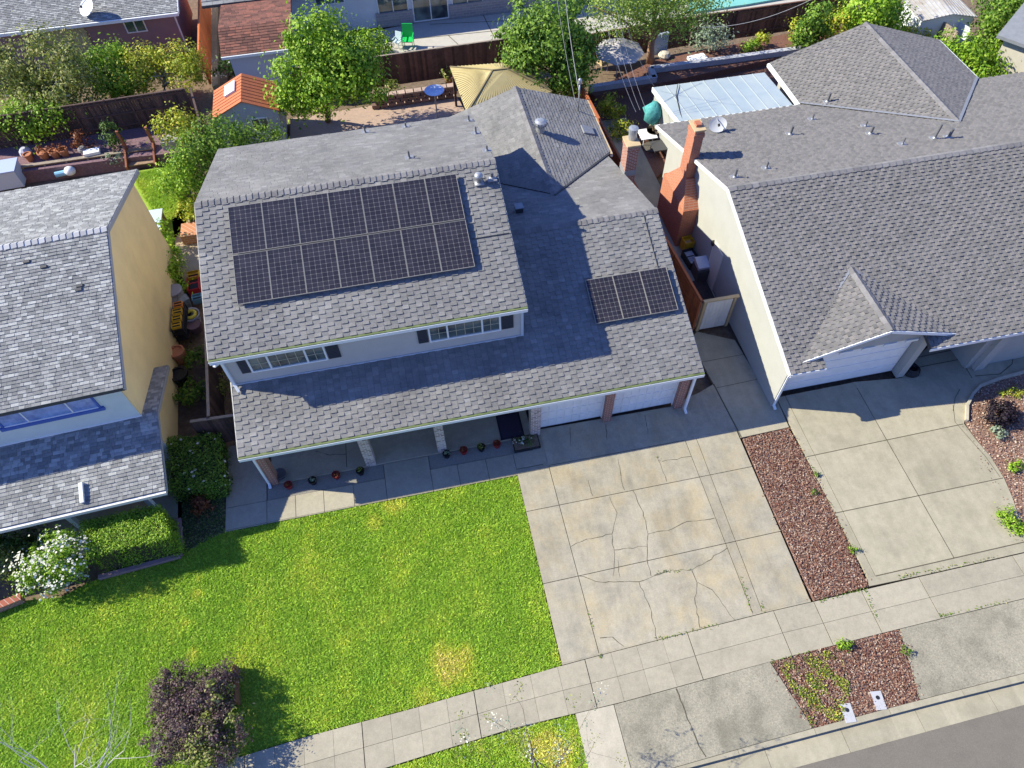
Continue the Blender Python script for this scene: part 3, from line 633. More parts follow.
mb.build('rear_roof', [SH1, UNDER, RIDGE, DARKM], house)
def gutter_run(p, q, parent, out, mi_top=LIME, w=.1):
    p, q, out = Vector(p), Vector(q), Vector(out); m_ = MB(); up = Vector((0, 0, 1)); d = (q - p) / 2; c = (p + q) / 2 + out * w * .55
    m_.obox(c - up * .12, d, out * w * .5, up * .055, 0); m_.obox(c - up * .05 + out * w * .46, d, out * w * .13, up * .022, 0); m_.obox(c - up * .035 - out * w * .08, d, out * w * .44, up * .035, 1)
    for k in range(4): m_.obox(c - up * .03 + d * (-.75 + .5 * k), d.normalized() * .02, out * w * .5, up * .012, 0)
    return m_.build('gutter', [TRIM, mi_top], parent)
gutter_run((XL, Ye, ze), (XR, Ye, ze), house, (0, -1, 0)); gutter_run((UL, Yu, zu), (UR, Yu, zu), house, (0, -1, 0)); gutter_run((9.5, yw, 2.64), (9.5, yb, 2.64), house, (1, 0, 0), WOODT)
mb = MB()
for X0 in (XL, XR): mb.bar((X0, Ye, ze - .08), (X0, Yg if X0 > 0 else 15.5, (zg if X0 > 0 else ze + 2.59 * s3) - .08), .03, .15)
mb.bar((XR, 25.2, zg - 2.08), (XR, Yg, zg - .08), .03, .15)
for X0 in (UL, UR): mb.bar((X0, Yu, zu - .08), (X0, Yr, zr - .08), .03, .15); mb.bar((X0, Yr, zr - .08), (X0, 26.01, zu - .08), .03, .15)
mb.bar((XL, Ye + .02, ze - .1), (XR, Ye + .02, ze - .1), .03, .18); mb.bar((UL, Yu + .02, zu - .1), (UR, Yu + .02, zu - .1), .03, .18)
mb.build('rake_board', mat('board_tan', (.55, .52, .46), rough=.6), house)
mb = MB(); mb.box(-6.6, 15.3, 2.45, 3.2, 15.36, 2.5); mb.box(XL + .1, Ye + .05, 2.42, XR - .1, 15.36, 2.45); mb.build('soffit', SIDING, house)
def downspout(pts, parent, w=.045):
    m_ = MB()
    for a, b in zip(pts, pts[1:]): m_.bar(a, b, w * 2, w * 1.6)
    return m_.build('downspout', TRIM, parent)
downspout([(-6.85, Ye, 2.5), (-6.58, 13.24, 2.25), (-6.58, 13.24, .12), (-6.55, 13.05, .05)], house)
downspout([(9.1, Ye, 2.5), (9.12, 13.1, 2.25), (9.12, 13.1, .1), (9.12, 12.9, .05)], house)
downspout([(-6.85, 15.0, 5.0), (-6.72, 15.3, 4.8), (-6.72, 15.3, 3.55), (-6.6, 15.05, 3.38)], house)
# windows under the upper eave
def window(x0, x1, z0, z1, Y, parent, cols, rows_, split=(.25, .75), fm=None, gm=None, ny=-1):
    fm = fm or TRIM; gm = gm or GLASS; f = MB(); e = .06
    ys = sorted((Y + ny * .05, Y + .02))
    f.box(x0, ys[0], z0, x1, ys[1], z0 + e); f.box(x0, ys[0], z1 - e, x1, ys[1], z1); f.box(x0, ys[0], z0 + e, x0 + e, ys[1], z1 - e); f.box(x1 - e, ys[0], z0 + e, x1, ys[1], z1 - e)
    ss = [x0 + e] + [x0 + (x1 - x0) * s for s in split] + [x1 - e]
    for s in ss[1:-1]: f.box(s - .03, ys[0] + .004, z0 + e, s + .03, ys[1], z1 - e)
    fo = f.build('window_frame', fm, parent)
    g = MB(); g.box(x0 + e, Y - .005, z0 + e, x1 - e, Y + .01, z1 - e)
    g.build('pane', gm, fo)
    if cols:
        mm = MB()
        for (a, b), c in zip(zip(ss, ss[1:]), cols):
            for k in range(1, c): mm.box(a + (b - a) * k / c - .009, Y - .022, z0 + e, a + (b - a) * k / c + .009, Y - .006, z1 - e)
        for k in range(1, rows_): zz = z0 + (z1 - z0) * k / rows_; mm.box(x0 + e, Y - .02, zz - .009, x1 - e, Y - .008, zz + .009)
        mm.build('muntin', mat('muntin_gold', (.45, .42, .3), rough=.5), fo)
    return fo
def shutter(x0, x1, z0, z1, Y, parent):
    m_ = MB(); m_.box(x0, Y - .035, z0, x1, Y, z1)
    for k in range(int((z1 - z0 - .1) / .07)): m_.box(x0 + .04, Y - .045, z0 + .05 + k * .07, x1 - .04, Y - .034, z0 + .09 + k * .07)
    return m_.build('shutter', NAVY, parent)
for (l, r, sl0, sr1) in (((252.5, 372.3), (328.5, 358.8), (243, 374), (342, 357.5)), ((429.8, 342), (501, 329.5), (419, 343.5), (513.5, 327.5))):
    a, b = onY(*l, 15.36), onY(*r, 15.36); zz = (a.z + b.z) / 2; sa, sb = onY(*sl0, 15.36).x, onY(*sr1, 15.36).x
    window(a.x, b.x, zz, zz + 1.15, 15.365, house, (2, 4, 2), 3, (.26, .74)); shutter(sa, a.x - .03, zz + .02, zz + 1.1, 15.37, house); shutter(b.x + .03, sb, zz + .02, zz + 1.1, 15.37, house)
# ground floor front
mb = MB(); mb.box(-6.68, 15.36, .05, 3.2, 15.42, 2.5); mb.build('porch_wall', SIDING, house)
def gdoor(x0, x1, Y, z1, parent, panels=4, colsn=8, m_=None):
    d = MB(); d.box(x0, Y, .02, x1, Y + .05, z1)
    ph = (z1 - .02) / panels
    for k in range(panels):
        for c in range(colsn):
            w = (x1 - x0) / colsn; d.box(x0 + c * w + .05, Y - .022, .02 + k * ph + .05, x0 + (c + 1) * w - .05, Y + .001, .02 + (k + 1) * ph - .05)
    d.box(x0, Y - .006, 0, x1, Y + .05, .03, 1)
    return d.build('garage_door', [m_ or WHITE, DARKM], parent)
gdoor(3.5, 5.9, 13.5, 2.15, house); gdoor(6.32, 8.72, 13.5, 2.15, house)
mb = MB()
for x0, x1 in ((3.24, 3.5), (5.9, 6.32), (8.72, 9.0)): mb.box(x0, 13.42, 0, x1, 13.55, 2.5)
mb.box(3.24, 13.42, 2.15, 9.0, 13.74, 2.5); mb.build('door_trim', WHITE, house)
for x0, x1, y0, mm in ((-6.5, -6.24, 13.18, BRK), (at(367, 468, 0).x, at(376.5, 466.5, 0).x, 13.22, BRKP), (at(438.5, 453.5, 0).x, at(447, 450, 0).x, 13.22, BRKP), (3.1, 3.46, 13.2, BRKP), (5.93, 6.22, 13.22, BRK), (8.75, 9.06, 13.22, BRK)):
    m_ = MB(); m_.box(x0, y0, 0, x1, y0 + .36, 2.43); m_.build('brick_column', mm, house)
# solar panels
def solar(center, u, v, n, w, h, parent, nx, ny):
    c = Vector(center); f = MB(); f.obox(c - n * .02, u * w / 2, v * h / 2, n * .02, 0)
    for s in (-1, 1): f.obox(c + u * s * (w / 2 - .006) + n * .006, u * .006, v * h / 2, n * .008, 0); f.obox(c + v * s * (h / 2 - .007) + n * .006, u * (w / 2 - .013), v * .007, n * .008, 0)
    for a in (-.35, .35):
        for b in (-.35, .35): f.obox(c + u * w * a + v * h * b - n * .09, u * .02, v * .02, n * .05, 0)
    o = f.build('solar_panel', PFRAME, parent); g = MB(); cw, chh = (w - .03) / nx, (h - .03) / ny
    for i in range(nx):
        for j in range(ny):
            q = c + u * (-w / 2 + .015 + (i + .5) * cw) + v * (-h / 2 + .015 + (j + .5) * chh) + n * .003; k = .476; e = .4
            g.poly([q + u * cw * a + v * chh * b for a, b in ((-e, -k), (e, -k), (k, -e), (k, e), (e, k), (-e, k), (-k, e), (-k, -e))])
    g.build('solar_cells', CELL, o)
uX = Vector((1, 0, 0)); vF = Vector((0, 1, s3)).normalized()
pu = Vector((0, Yu, zu)) + n_f * .15
bl, br, tl, tr = [onplane(*p, pu, n_f) for p in ((237, 304.5), (476.5, 266.5), (228, 206), (455, 175.5))]
x0, x1 = (bl.x + tl.x) / 2, (br.x + tr.x) / 2; v0 = ((bl + br) / 2 - pu).dot(vF); v1 = ((tl + tr) / 2 - pu).dot(vF); w = (x1 - x0) / 7; h = (v1 - v0 - .05) / 2
for i in range(7):
    for j in range(2): solar(Vector((x0 + (i + .5) * w, 0, 0)) + Vector((0, pu.y, pu.z)) + vF * (v0 + h * (j + .5) + .05 * j), uX, vF, n_f, w - .008, h, house, 6, 11)
pu2 = Vector((0, Ye, ze)) + n_f * .15
bl, br, tl, tr = [onplane(*p, pu2, n_f) for p in ((599, 323), (680, 309.5), (582, 281), (664.5, 267))]
x0, x1 = (bl.x + tl.x) / 2, (br.x + tr.x) / 2; v0 = ((bl + br) / 2 - pu2).dot(vF); v1 = ((tl + tr) / 2 - pu2).dot(vF); w = (x1 - x0) / 3
for i in range(3): solar(Vector((x0 + (i + .5) * w, pu2.y, pu2.z)) + vF * ((v0 + v1) / 2), uX, vF, n_f, w - .008, v1 - v0, house, 6, 10)
# roof furniture
def vent(base, h, r, parent, kind='pipe'):
    b = Vector(base); m_ = MB(); m_.obox(b + Vector((0, 0, .02)), (.16, 0, 0), (0, .16, 0), (0, 0, .025), 1)
    if kind == 'pipe': m_.tube([b - Vector((0, 0, .05)), b + Vector((0, 0, h))], r, 8); m_.lathe(b, [(r * 1.9, 0), (r * 1.7, .06), (r, .11)], 10, 1)
    elif kind == 'mushroom': m_.lathe(b, [(r * .6, -.05), (r * .6, h * .6), (r, h * .6), (r * 1.15, h * .75), (r * .8, h * .95), (r * .2, h)], 14, 0)
    elif kind == 'turbine':
        m_.lathe(b, [(r * .8, -.1), (r * .75, h * .5)], 16, 0); m_.lathe(b, [(r * .85, h * .5), (r * 1.1, h * .62), (r * 1.2, h * .75), (r * 1.1, h * .88), (r * .6, h * .98), (r * .1, h)], 18, 0)
        for k in range(14):
            a = k * math.pi / 7; d = Vector((math.cos(a), math.sin(a), 0)); m_.obox(b + d * r * 1.16 + Vector((0, 0, h * .74)), d * .02, d.cross(Vector((0, 0, 1))) * .006, (0, 0, h * .16), 0)
    elif kind == 'box': m_.obox(b + Vector((0, 0, h * .5)), (r, 0, 0), (0, r, 0), (0, 0, h * .5), 0); m_.obox(b + Vector((0, 0, h)), (r * 1.15, 0, 0), (0, r * 1.15, 0), (0, 0, .02), 1)
    return m_.build('roof_vent', [{'pipe': mat('pipe_dark', (.12, .12, .125), rough=.5), 'mushroom': METAL, 'turbine': METAL, 'box': DARKM}[kind], LEAD], parent, kind in ('mushroom',))
pB = (0, Yr, zr); pGb = (0, Yg, zg)
for q, h in (((365.5, 133.5), .38), ((406, 128), .25), ((409.5, 159), .35), ((469, 122), .3), ((476, 134.5), .35), ((487, 151.5), .25)): vent(onplane(*q, pB, n_b), h, .035, house)
vent(onplane(479, 183, pu - n_f * .15, n_f), .42, .14, house, 'mushroom'); vent(onplane(492, 179, pu - n_f * .15, n_f), .28, .06, house)
nw = Vector((sl, 0, 1)).normalized(); pW = (rx, 0, rzz)
vent(onplane(540.5, 132, pW, nw), .62, .24, house, 'turbine'); vent(onplane(519, 212, pGb, n_b), .3, .14, house, 'box')
b = onplane(587, 131.5, pW, nw); m_ = MB(); m_.obox(b + nw * .06, Vector((1, 0, -sl)).normalized() * .27, (0, .3, 0), nw * .06, 0); m_.build('roof_vent', [LEAD], house)
b = onplane(578, 112, pW, nw); m_ = MB(); m_.tube([b, b + Vector((0, 0, 1.5))], .035, 8); m_.lathe(b + Vector((0, 0, 1.42)), [(.06, 0), (.1, .06), (.09, .25), (.03, .3)], 10); m_.tube([b, b + Vector((.55, -.1, -.16))], .015, 5); m_.build('service_mast', METAL, house, True)
# cable runs on the roof
m_ = MB(); c0, c1 = onplane(643, 213, pu2 - n_f * .12, n_f), onplane(658, 268, pu2 - n_f * .12, n_f); m_.tube([c0, c1], .02, 5); m_.build('conduit', DARKM, house); m_ = MB(); c0, c1 = onplane(472, 239, pu - n_f * .12, n_f), onplane(509, 233, pu - n_f * .12, n_f); m_.tube([c0, c1], .018, 5); m_.build('conduit', DARKM, house)
# chimney at the right gable
zc = 4.8; q = [at(623.3, 137.5, zc), at(628.8, 147, zc), at(639, 144.3, zc), at(632.5, 135, zc)]
cx0, cx1 = q[1].x - .02, q[2].x; cy0, cy1 = q[1].y, q[1].y + .62
mb = MB(); mb.box(cx0, cy0, 0, cx1, cy1, zc - .02); mb.box(cx0 - .03, cy0 - .03, zc - .22, cx1 + .03, cy1 + .03, zc - .06)
mb.obox(((cx0 + cx1) / 2, (cy0 + cy1) / 2, zg - (cy0 - Yg) * s3 + .02), ((cx1 - cx0) / 2 + .02, 0, 0), (0, (cy1 - cy0) / 2 + .02, 0), (0, 0, .12), 1)
ch_ = mb.build('chimney', [BRK, LEAD], house)
mb = MB(); mb.box(cx0 - .05, cy0 - .05, zc - .02, cx1 + .05, cy1 + .05, zc + .05); mb.lathe(((cx0 + cx1) / 2 + .05, cy1 - .2, zc + .04), [(.17, 0), (.17, .35), (.2, .36), (.2, .52), (.1, .55)], 14, 1); mb.build('chimney_cap', [WOODT, METAL], ch_)

# ------------------------------------------------ the house on the right
nh = thing('single_storey_house', 'single storey cream house with dark grey hipped and gabled roofs and two brick chimney stacks', 'house', (18, 20, 0))
kx = dict(tabw=.17, ch=.15, th=.036, shift=1.0, gap=.012, wj=.05, jit=.1, lowk=.8)
NX, NYe, NYr, NZe, NZr = 12.27, 12.25, 19.57, 2.55, 4.85; ns = (NZr - NZe) / (NYr - NYe); NYb = NYr + (NZr - 2.5) / ns; XE = 33.0
n3f = Vector((0, -ns, 1)).normalized(); n3b = Vector((0, ns, 1)).normalized()
mb = MB(); slab_gable(mb, [(13.1, 0), (25.75, 0), (25.75, 2.72), (NYr, NZr - .16), (13.1, 2.6)], 'x', 12.42, 12.6); mb.box(12.6, 16.2, 0, XE - .4, 25.75, 2.4); mb.box(20.0, 26.5, 0, 28.4, 30.2, 2.3); slab_gable(mb, [(20.0, 2.3), (28.4, 2.3), (24.1, 3.72)], 'y', 26.5, 30.2)
mb.box(12.6, 13.4, 0, 17.95, 16.2, 2.45); mb.box(12.42, 12.55, 0, 12.6, 13.1, 2.45)
mb.build('wall', STUC, nh)
mb = MB(); roof_plane(mb, [(NX, 13.15, NZe + .9 * ns), (XE, 13.15, NZe + .9 * ns), (XE, NYr, NZr), (NX, NYr, NZr)], o=(NX, NYe, NZe), **kx)
roof_plane(mb, [(NX, NYe, NZe), (13.62, NYe, NZe), (13.62, 13.17, NZe + .92 * ns), (NX, 13.17, NZe + .92 * ns)], o=(NX, NYe, NZe), **kx)
roof_plane(mb, [(17.66, NYe, NZe), (XE, NYe, NZe), (XE, 13.17, NZe + .92 * ns), (17.66, 13.17, NZe + .92 * ns)], o=(NX, NYe, NZe), **kx)
roof_plane(mb, [(XE, NYb, 2.5), (NX, NYb, 2.5), (NX, NYr, NZr), (XE, NYr, NZr)], **kx)
ridge_caps(mb, (NX, NYr, NZr), (XE, NYr, NZr), (0, -1, -ns), (0, 1, -ns), .16, .3, .04, 2)
mb.build('main_roof', [SH3, UNDER, RIDGE], nh)
mb = MB(); wz, wx0, wx1, wrx, wy = 2.5, 19.5, 28.85, 24.15, 30.7; wsl = .315; wrz = wz + wsl * (wrx - wx0); yv2 = NYr + (NZr - wrz) / ns
roof_plane(mb, [(wx0, wy, wz + .03), (wx0, NYb + .1, wz + .03), (wrx, yv2, wrz + .03), (wrx, wy, wrz + .03)], **kx); roof_plane(mb, [(wx1, NYb + .1, wz + .03), (wx1, wy, wz + .03), (wrx, wy, wrz + .03), (wrx, yv2, wrz + .03)], **{**kx, 'lowk': .3, 'th': .02})
ridge_caps(mb, (wrx, yv2 - .1, wrz + .03), (wrx, wy, wrz + .03), (-1, 0, -wsl), (1, 0, -wsl), .17, .3, .04, 2)
mb.bar((wrx, yv2, wrz + .07), (wx0, NYb + .1, wz + .06), .12, .02, 3); mb.bar((wrx, yv2, wrz + .07), (wx1, NYb + .1, wz + .06), .12, .02, 3)
mb.build('rear_roof', [SH3, UNDER, RIDGE, LEAD], nh)
# gable over the garage door
gx, gz, gy0, gy1 = 15.85, 3.62, 12.62, 15.65; gs = (gz - 2.62) / (gx - 12.68); ex0, ex1 = 12.68, 19.02
def mainz(y): return NZe + (y - NYe) * ns
mb = MB(); yl = NYe + (2.62 - NZe) / ns; yt = NYe + (gz - NZe) / ns
roof_plane(mb, [(ex0, gy0 - .02, 2.64), (gx, gy0, gz), (gx, yt, gz), (ex0, yl + .1, 2.64)][::1], **{**kx, 'o': (gx, gy0, gz)}) if False else None
def slope_poly(a, b, c, d): roof_plane(mb, [a, b, c, d], **kx)
roof_plane(mb, [(ex0, yl + .5, 2.62), (ex0, gy0, 2.62), (gx, gy0, gz), (gx, yt, gz)], **kx); roof_plane(mb, [(ex1, gy0, 2.62), (ex1, yl + .5, 2.62), (gx, yt, gz), (gx, gy0, gz)], **kx)
ridge_caps(mb, (gx, gy0, gz), (gx, yt, gz), (-1, 0, -gs), (1, 0, -gs), .17, .28, .05, 2)
mb.bar((gx, yt, gz + .03), (ex0, yl + .45, 2.66), .1, .02, 3); mb.bar((gx, yt, gz + .03), (ex1, yl + .45, 2.66), .1, .02, 3)
mb.build('gable_roof', [SH3, UNDER, RIDGE, LEAD], nh)
mb = MB(); mb.bar((ex0, gy0 - .015, 2.55), (gx, gy0 - .015, gz - .07), .04, .13); mb.bar((gx, gy0 - .015, gz - .07), (ex1, gy0 - .015, 2.55), .04, .13)
mb.bar((NX - .02, NYe, NZe - .07), (NX - .02, NYr, NZr - .07), .05, .14); mb.bar((NX - .02, NYr, NZr - .07), (NX - .02, NYb, 2.43), .05, .14)
mb.box(NX, NYe - .03, NZe - .16, 13.62, NYe, NZe - .01); mb.box(17.66, NYe - .03, NZe - .16, XE, NYe, NZe - .01)
mb.box(NX - .02, NYb, 2.32, wx0, NYb + .05, 2.5); mb.build('fascia', TRIM, nh)
gutter_run((wx0, wy, wz), (wx0, NYb, wz), nh, (-1, 0, 0), TRIM, .12); gutter_run((wx1, wy, wz), (wx1, NYb, wz), nh, (1, 0, 0), TRIM, .12)
mb = MB(); slab_gable(mb, [(13.62, 2.3), (18.0, 2.3), (18.0, 2.86), (gx, gz - .1), (13.62, 2.86)], 'y', 12.95, 13.08); mb.box(17.75, 12.75, 0, 18.05, 16, 2.55)
for k in range(5): mb.box(13.7 + k * .87, 12.9, 2.2, 14.2 + k * .87, 12.96, 2.32, 1)
mb.build('gable_wall', [STUC, TRIM], nh); mb = MB(); mb.obox((gx - .3, 12.94, 3.2), (.16, 0, 0), (0, .02, 0), (0, 0, .07)); mb.build('gable_vent', DARKM, nh)
gdoor(12.75, 17.72, 13.1, 2.2, nh, 4, 1); downspout([(12.45, 12.3, 2.4), (12.5, 12.55, 2.2), (12.5, 12.55, .1), (12.5, 12.35, .05)], nh)
mb = MB(); mb.box(20.9, 12.4, 0, 21.3, 12.8, 2.4); mb.box(20.6, 12.6, 0, XE - .4, 16.2, 2.4); mb.build('entry_wall', STUC, nh)
for q, h, r in (((827, 102.5), .5, .06), ((812, 120), .3, .035), ((865, 127), .3, .035), ((870, 134.5), .4, .06), ((902, 145), .35, .03), ((934, 139), .7, .05), ((948, 138), .45, .07)): 
    pl, nn = ((wrx, 0, wrz), Vector((-wsl, 0, 1)).normalized()) if q[1] < 110 else ((0, NYr, NZr), n3b); vent(onplane(*q, pl, nn), h, r, nh)
vent(onplane(734.5, 178, (0, NYr, NZr), n3b), .42, .05, nh); vent(onplane(766, 169, (0, NYr, NZr), n3b), .35, .04, nh); vent(onplane(790, 135, (0, NYr, NZr), n3b), .45, .06, nh)
# brick chimney with shoulders against the gable wall
cz = 5.25
mb = MB(); mb.box(12.0, 22.66, 2.6, 12.4, 23.34, cz); mb.box(11.97, 22.63, cz - .32, 12.43, 23.37, cz - .14)
ra, rb, rc = [(11.72, 21.6), (12.425, 21.6), (12.425, 24.2), (11.72, 24.2)], [(11.72, 21.62), (12.425, 21.62), (12.425, 24.1), (11.72, 24.1)], [(12.0, 22.55), (12.425, 22.55), (12.425, 23.4), (12.0, 23.4)]
mb.hexa([(x, y, 0) for x, y in ra], [(x, y, 2.05) for x, y in ra]); mb.hexa([(x, y, 2.05) for x, y in rb], [(x, y, 2.95) for x, y in rc])
cm = mb.build('chimney', BRKO, nh); mb = MB(); mb.box(11.96, 22.62, cz, 12.44, 23.38, cz + .06); mb.box(12.08, 22.85, cz + .06, 12.32, 23.15, cz + .17, 1); mb.build('chimney_cap', [WOODT, BRKO], cm)
def dish(base, h, r, parent, face=(0, -.6, .8), m1=None, pole=.03):
    b = Vector(base); m_ = MB(); top = b + Vector((0, 0, h)); m_.tube([b, top], pole, 8)
    fv = Vector(face).normalized(); a = fv.cross(Vector((1, 0, 0.01))).normalized(); c = fv.cross(a); k0 = len(m_.v); n = 20; rings = [(0.02, 0), (.35, .03), (.7, .1), (1, .2)]
    for rr, d in rings:
        for j in range(n): t = 2 * math.pi * j / n; m_.v.append(tuple(top + fv * (.05 + d * r) + (a * math.cos(t) * .85 + c * math.sin(t)) * r * rr))
    for i in range(3):
        for j in range(n): m_.f.append((k0 + i * n + j, k0 + i * n + (j + 1) % n, k0 + (i + 1) * n + (j + 1) % n, k0 + (i + 1) * n + j)); m_.m.append(1)
    m_.f.append(tuple(k0 + j for j in range(n))); m_.m.append(1)
    tip = top + fv * r * .9 - a * r * .2; m_.tube([top + a * r * .75 + fv * .2 * r, tip], .018, 5); m_.obox(tip, a * .05, c * .04, fv * .08, 2)
    return m_.build('satellite_dish', [METAL, m1 or mat('dish_grey', (.5, .52, .55), rough=.5), BLK], parent, False)
dish(onplane(716, 131, (0, NYr, NZr), n3b), .3, .4, nh, (-.25, -.62, .74), mat('dish_pale', (.42, .43, .45), rough=.5))
# side door and lamp
mb = MB(); d0, d1 = onX(721, 285, 12.42), onX(702, 285, 12.42); ya, yb2 = 18.6, 19.6; mb.box(12.38, 18.7, 0, 12.43, 19.6, 2.05); mb.build('side_door', mat('door_beige', (.6, .56, .48), rough=.6), nh)
mb = MB(); l0 = onX(714, 243, 12.4); mb.obox(l0, (.1, 0, 0), (0, .07, 0), (0, 0, .1)); mb.tube([l0 + Vector((.0, 0, -.1)), (12.38, l0.y - .1, .1)], .02, 5, 1); mb.build('wall_lamp', [BLK, TRIM], nh)
# ------------------------------------------------ the yellow house on the left (turned by three degrees)
A = R(3.0); LO = Vector((-9.95, 15.1, 0)); ca, sa = math.cos(A), math.sin(A)
def L(x, y, z): return (LO.x + x * ca - y * sa, LO.y + x * sa + y * ca, z)
def Lmb(m_, k=0):
    for i in range(k, len(m_.v)): m_.v[i] = L(*m_.v[i])
lh = thing('two_storey_house', 'tan stucco house with pale streaked shingles and a blue framed upstairs window', 'house', L(-6, 5, 0))
uz, uy, rz2, ry2, by2, ox = 4.8, -.2, 6.6, 5.3, 10.85, .22; lx0 = -13.0; lsl = (rz2 - uz) / (ry2 - uy); nl = Vector((sa * lsl, -ca * lsl, 1)).normalized()
kl = dict(tabw=.2, ch=.125, th=.024, shift=.37, gap=.008, wj=.5, jit=.35, lowk=.3)
mb = MB(); roof_plane(mb, [L(lx0, uy, uz), L(ox, uy, uz), L(ox, ry2, rz2), L(lx0, ry2, rz2)], **kl)
roof_plane(mb, [L(ox, by2, uz), L(lx0, by2, uz), L(lx0, ry2, rz2), L(ox, ry2, rz2)], **kl)
ridge_caps(mb, L(lx0, ry2, rz2), L(ox, ry2, rz2), (sa, -ca, -lsl), (-sa, ca, -lsl), .15, .22, .05, 2); mb.build('upper_roof', [SH2, UNDER, mat('ridge_light', (.34, .34, .35), island=(.8, 1.2))], lh)
lz, ly, lrz = 2.2, -2.62, 3.0
mb = MB(); roof_plane(mb, [L(lx0, ly, lz), L(.5, ly, lz), L(.5, 0, lrz), L(lx0, 0, lrz)], **kl); roof_plane(mb, [L(.5, 2.62, lz), L(-.1, 2.62, lz), L(-.1, 0, lrz), L(.5, 0, lrz)], **kl); mb.build('lower_roof', [SH2, UNDER], lh)
mb = MB(); k = len(mb.v); slab_gable(mb, [(.0, 0), (10.3, 0), (10.3, 4.75), (5.2, 6.4), (.0, 4.75)], 'x', -12.9, 0); Lmb(mb); mb.build('wall', TAN, lh)
mb = MB(); mb.box(-12.8, -.04, 0, -.02, -.002, 4.74); mb.box(-12.8, -.06, 2.98, 0.02, -.03, 3.06, 1); Lmb(mb); mb.build('front_wall', [MINT, TRIM], lh)
nY = (sa, -ca, 0); pl = L(0, -.06, 0)
a, b = onplane(4.5, 429, pl, nY), onplane(103.5, 409.5, pl, nY); za = (a.z + b.z) / 2
def inv(p): d = Vector(p) - LO; return (d.x * ca + d.y * sa, -d.x * sa + d.y * ca, p[2])
wa, wb = inv(a)[0], inv(b)[0]
mb = MB(); mb.box(wa - .1, -.12, za - .02, wb + .08, -.04, za + .12); zt = min(za + 1.15, 4.55); mb.box(wb - .06, -.1, za + .12, wb, -.04, zt + .05); mb.box(wa, -.1, za + .12, wa + .06, -.04, zt + .05); mb.box(wa + .06, -.1, zt, wb - .06, -.04, zt + .05)
k = len(mb.v)
for s in (.27, .72): mb.box(wa + (wb - wa) * s - .02, -.085, za + .12, wa + (wb - wa) * s + .02, -.04, zt, 1)
mb.box(wa + .06, -.085, za + .12, wb - .06, -.06, za + .16, 1)
Lmb(mb); wf = mb.build('window_frame', [BLUEF, TRIM], lh)
mb = MB(); mb.box(wa + .06, -.065, za + .12, wb - .06, -.045, zt); Lmb(mb); mb.build('pane', GLASSB, wf)
mb = MB(); mb.box(-12.8, ly - .1, lz - .17, .5, ly, lz - .03); mb.box(.46, ly, lz - .17, .5, ly + .02, lz); Lmb(mb); mb.build('gutter', mat('gutter_pale', (.6, .58, .55), rough=.5), lh)
mb = MB(); mb.bar((ox + .01, uy, uz - .09), (ox + .01, ry2, rz2 - .09), .04, .16); mb.bar((ox + .01, ry2, rz2 - .09), (ox + .01, by2, uz - .09), .04, .16); mb.bar((.5, ly, lz - .09), (.5, 0, lrz - .09), .04, .14); mb.bar((.5, 0, lrz - .09), (.5, 2.62, lz - .09), .04, .14); Lmb(mb); mb.build('rake_board', mat('board_grey', (.3, .3, .3), rough=.7), lh)
for px in ((72, 524), (145, 501)):
    p_ = at(*px, 1.2); m_ = MB(); m_.bar((p_.x - .1, p_.y + .25, 0), (p_.x - .1, p_.y + .25, 2.05), .16, .16); m_.build('porch_post', mat('post_pale', (.55, .62, .64), rough=.6), lh)
b = onplane(82.5, 493, L(0, ly, lz), nl); m_ = MB(); vl = Vector((-sa, ca, lsl)).normalized(); ul = Vector((ca, sa, 0)); m_.obox(b + nl * .06, ul * .06, vl * .33, nl * .05, 0); m_.build('roof_vent', [TRIM], lh)
for q in ((27, 262), (44, 267), (80, 286), (79, 290)): 
    m_ = MB(); p_ = onplane(*q, L(0, uy, uz), nl); m_.obox(p_ + nl * .03, ul * .1, vl * .05, nl * .03); m_.build('roof_vent', [DARKM], lh)
mb = MB(); mb.prism([L(x, y, 0)[:2] for x, y in ((-12.8, 0), (inv(at(178, 505, .05))[0], 0), (inv(at(178, 505, .05))[0], -3.0), (.2, -3.0), (.2, -2.9), (-12.8, -2.9))], -.2, .05); struct(mb.build('porch_slab', CONW))
# ================================================================== BACK YARDS
PATIO = mat('patio_concrete', (.46, .43, .38), (.4, .38, .34), 3., .9, .1, 60, island=(.93, 1.05)); PAV = mat('paving_pink', (.42, .3, .23), (.33, .24, .19), 6, .9, .3, 40)
REDMUL = mat('mulch_red', (.2, .09, .06), (.11, .06, .05), 12, .95, .6, 40); CMU = mat('block_wall_paint', (.42, .42, .45), (.36, .36, .39), 4, .9, .2, 50)
def gpoly(name, px, z, m_, depth=.3, zz=0.0):
    b = MB(); p = [at(x, y, zz) for x, y in px]; b.prism([(q.x, q.y) for q in p], z - depth, z); return struct(b.build(name, m_))
gpoly('patio', [(330, 40), (412, 23), (470, 15), (600, -8), (600, 35), (514, 53), (360, 78), (300, 84)], -.02, PATIO)
b = MB()
for l in ([(430, 24), (560, 18)], [(448, 35), (470, 55)], [(480, 8), (498, 45)], [(380, 42), (520, 28)]): ribbon(b, l, .05, -.012)
struct(b.build('patio_joint', DARKJ))
gpoly('paving', [(290, 118), (455, 92), (470, 120), (380, 140), (290, 150)], -.03, PAV)
gpoly('yard_soil', [(560, 160), (600, 92), (830, 50), (860, 60), (700, 140), (640, 190)], -.06, REDMUL)
gpoly('yard_soil', [(588, 92), (655, 60), (830, 25), (870, 30), (806, 52), (660, 83), (595, 96)], .3, REDMUL, .6, .3)
gpoly('yard_soil', [(-20, 175), (-20, 152), (137, 128), (200, 118), (200, 150), (125, 158), (20, 172)], .42, mat('mulch_purple', (.13, .07, .08), (.22, .14, .16), 10, .95, .7, 35), .7, .42)
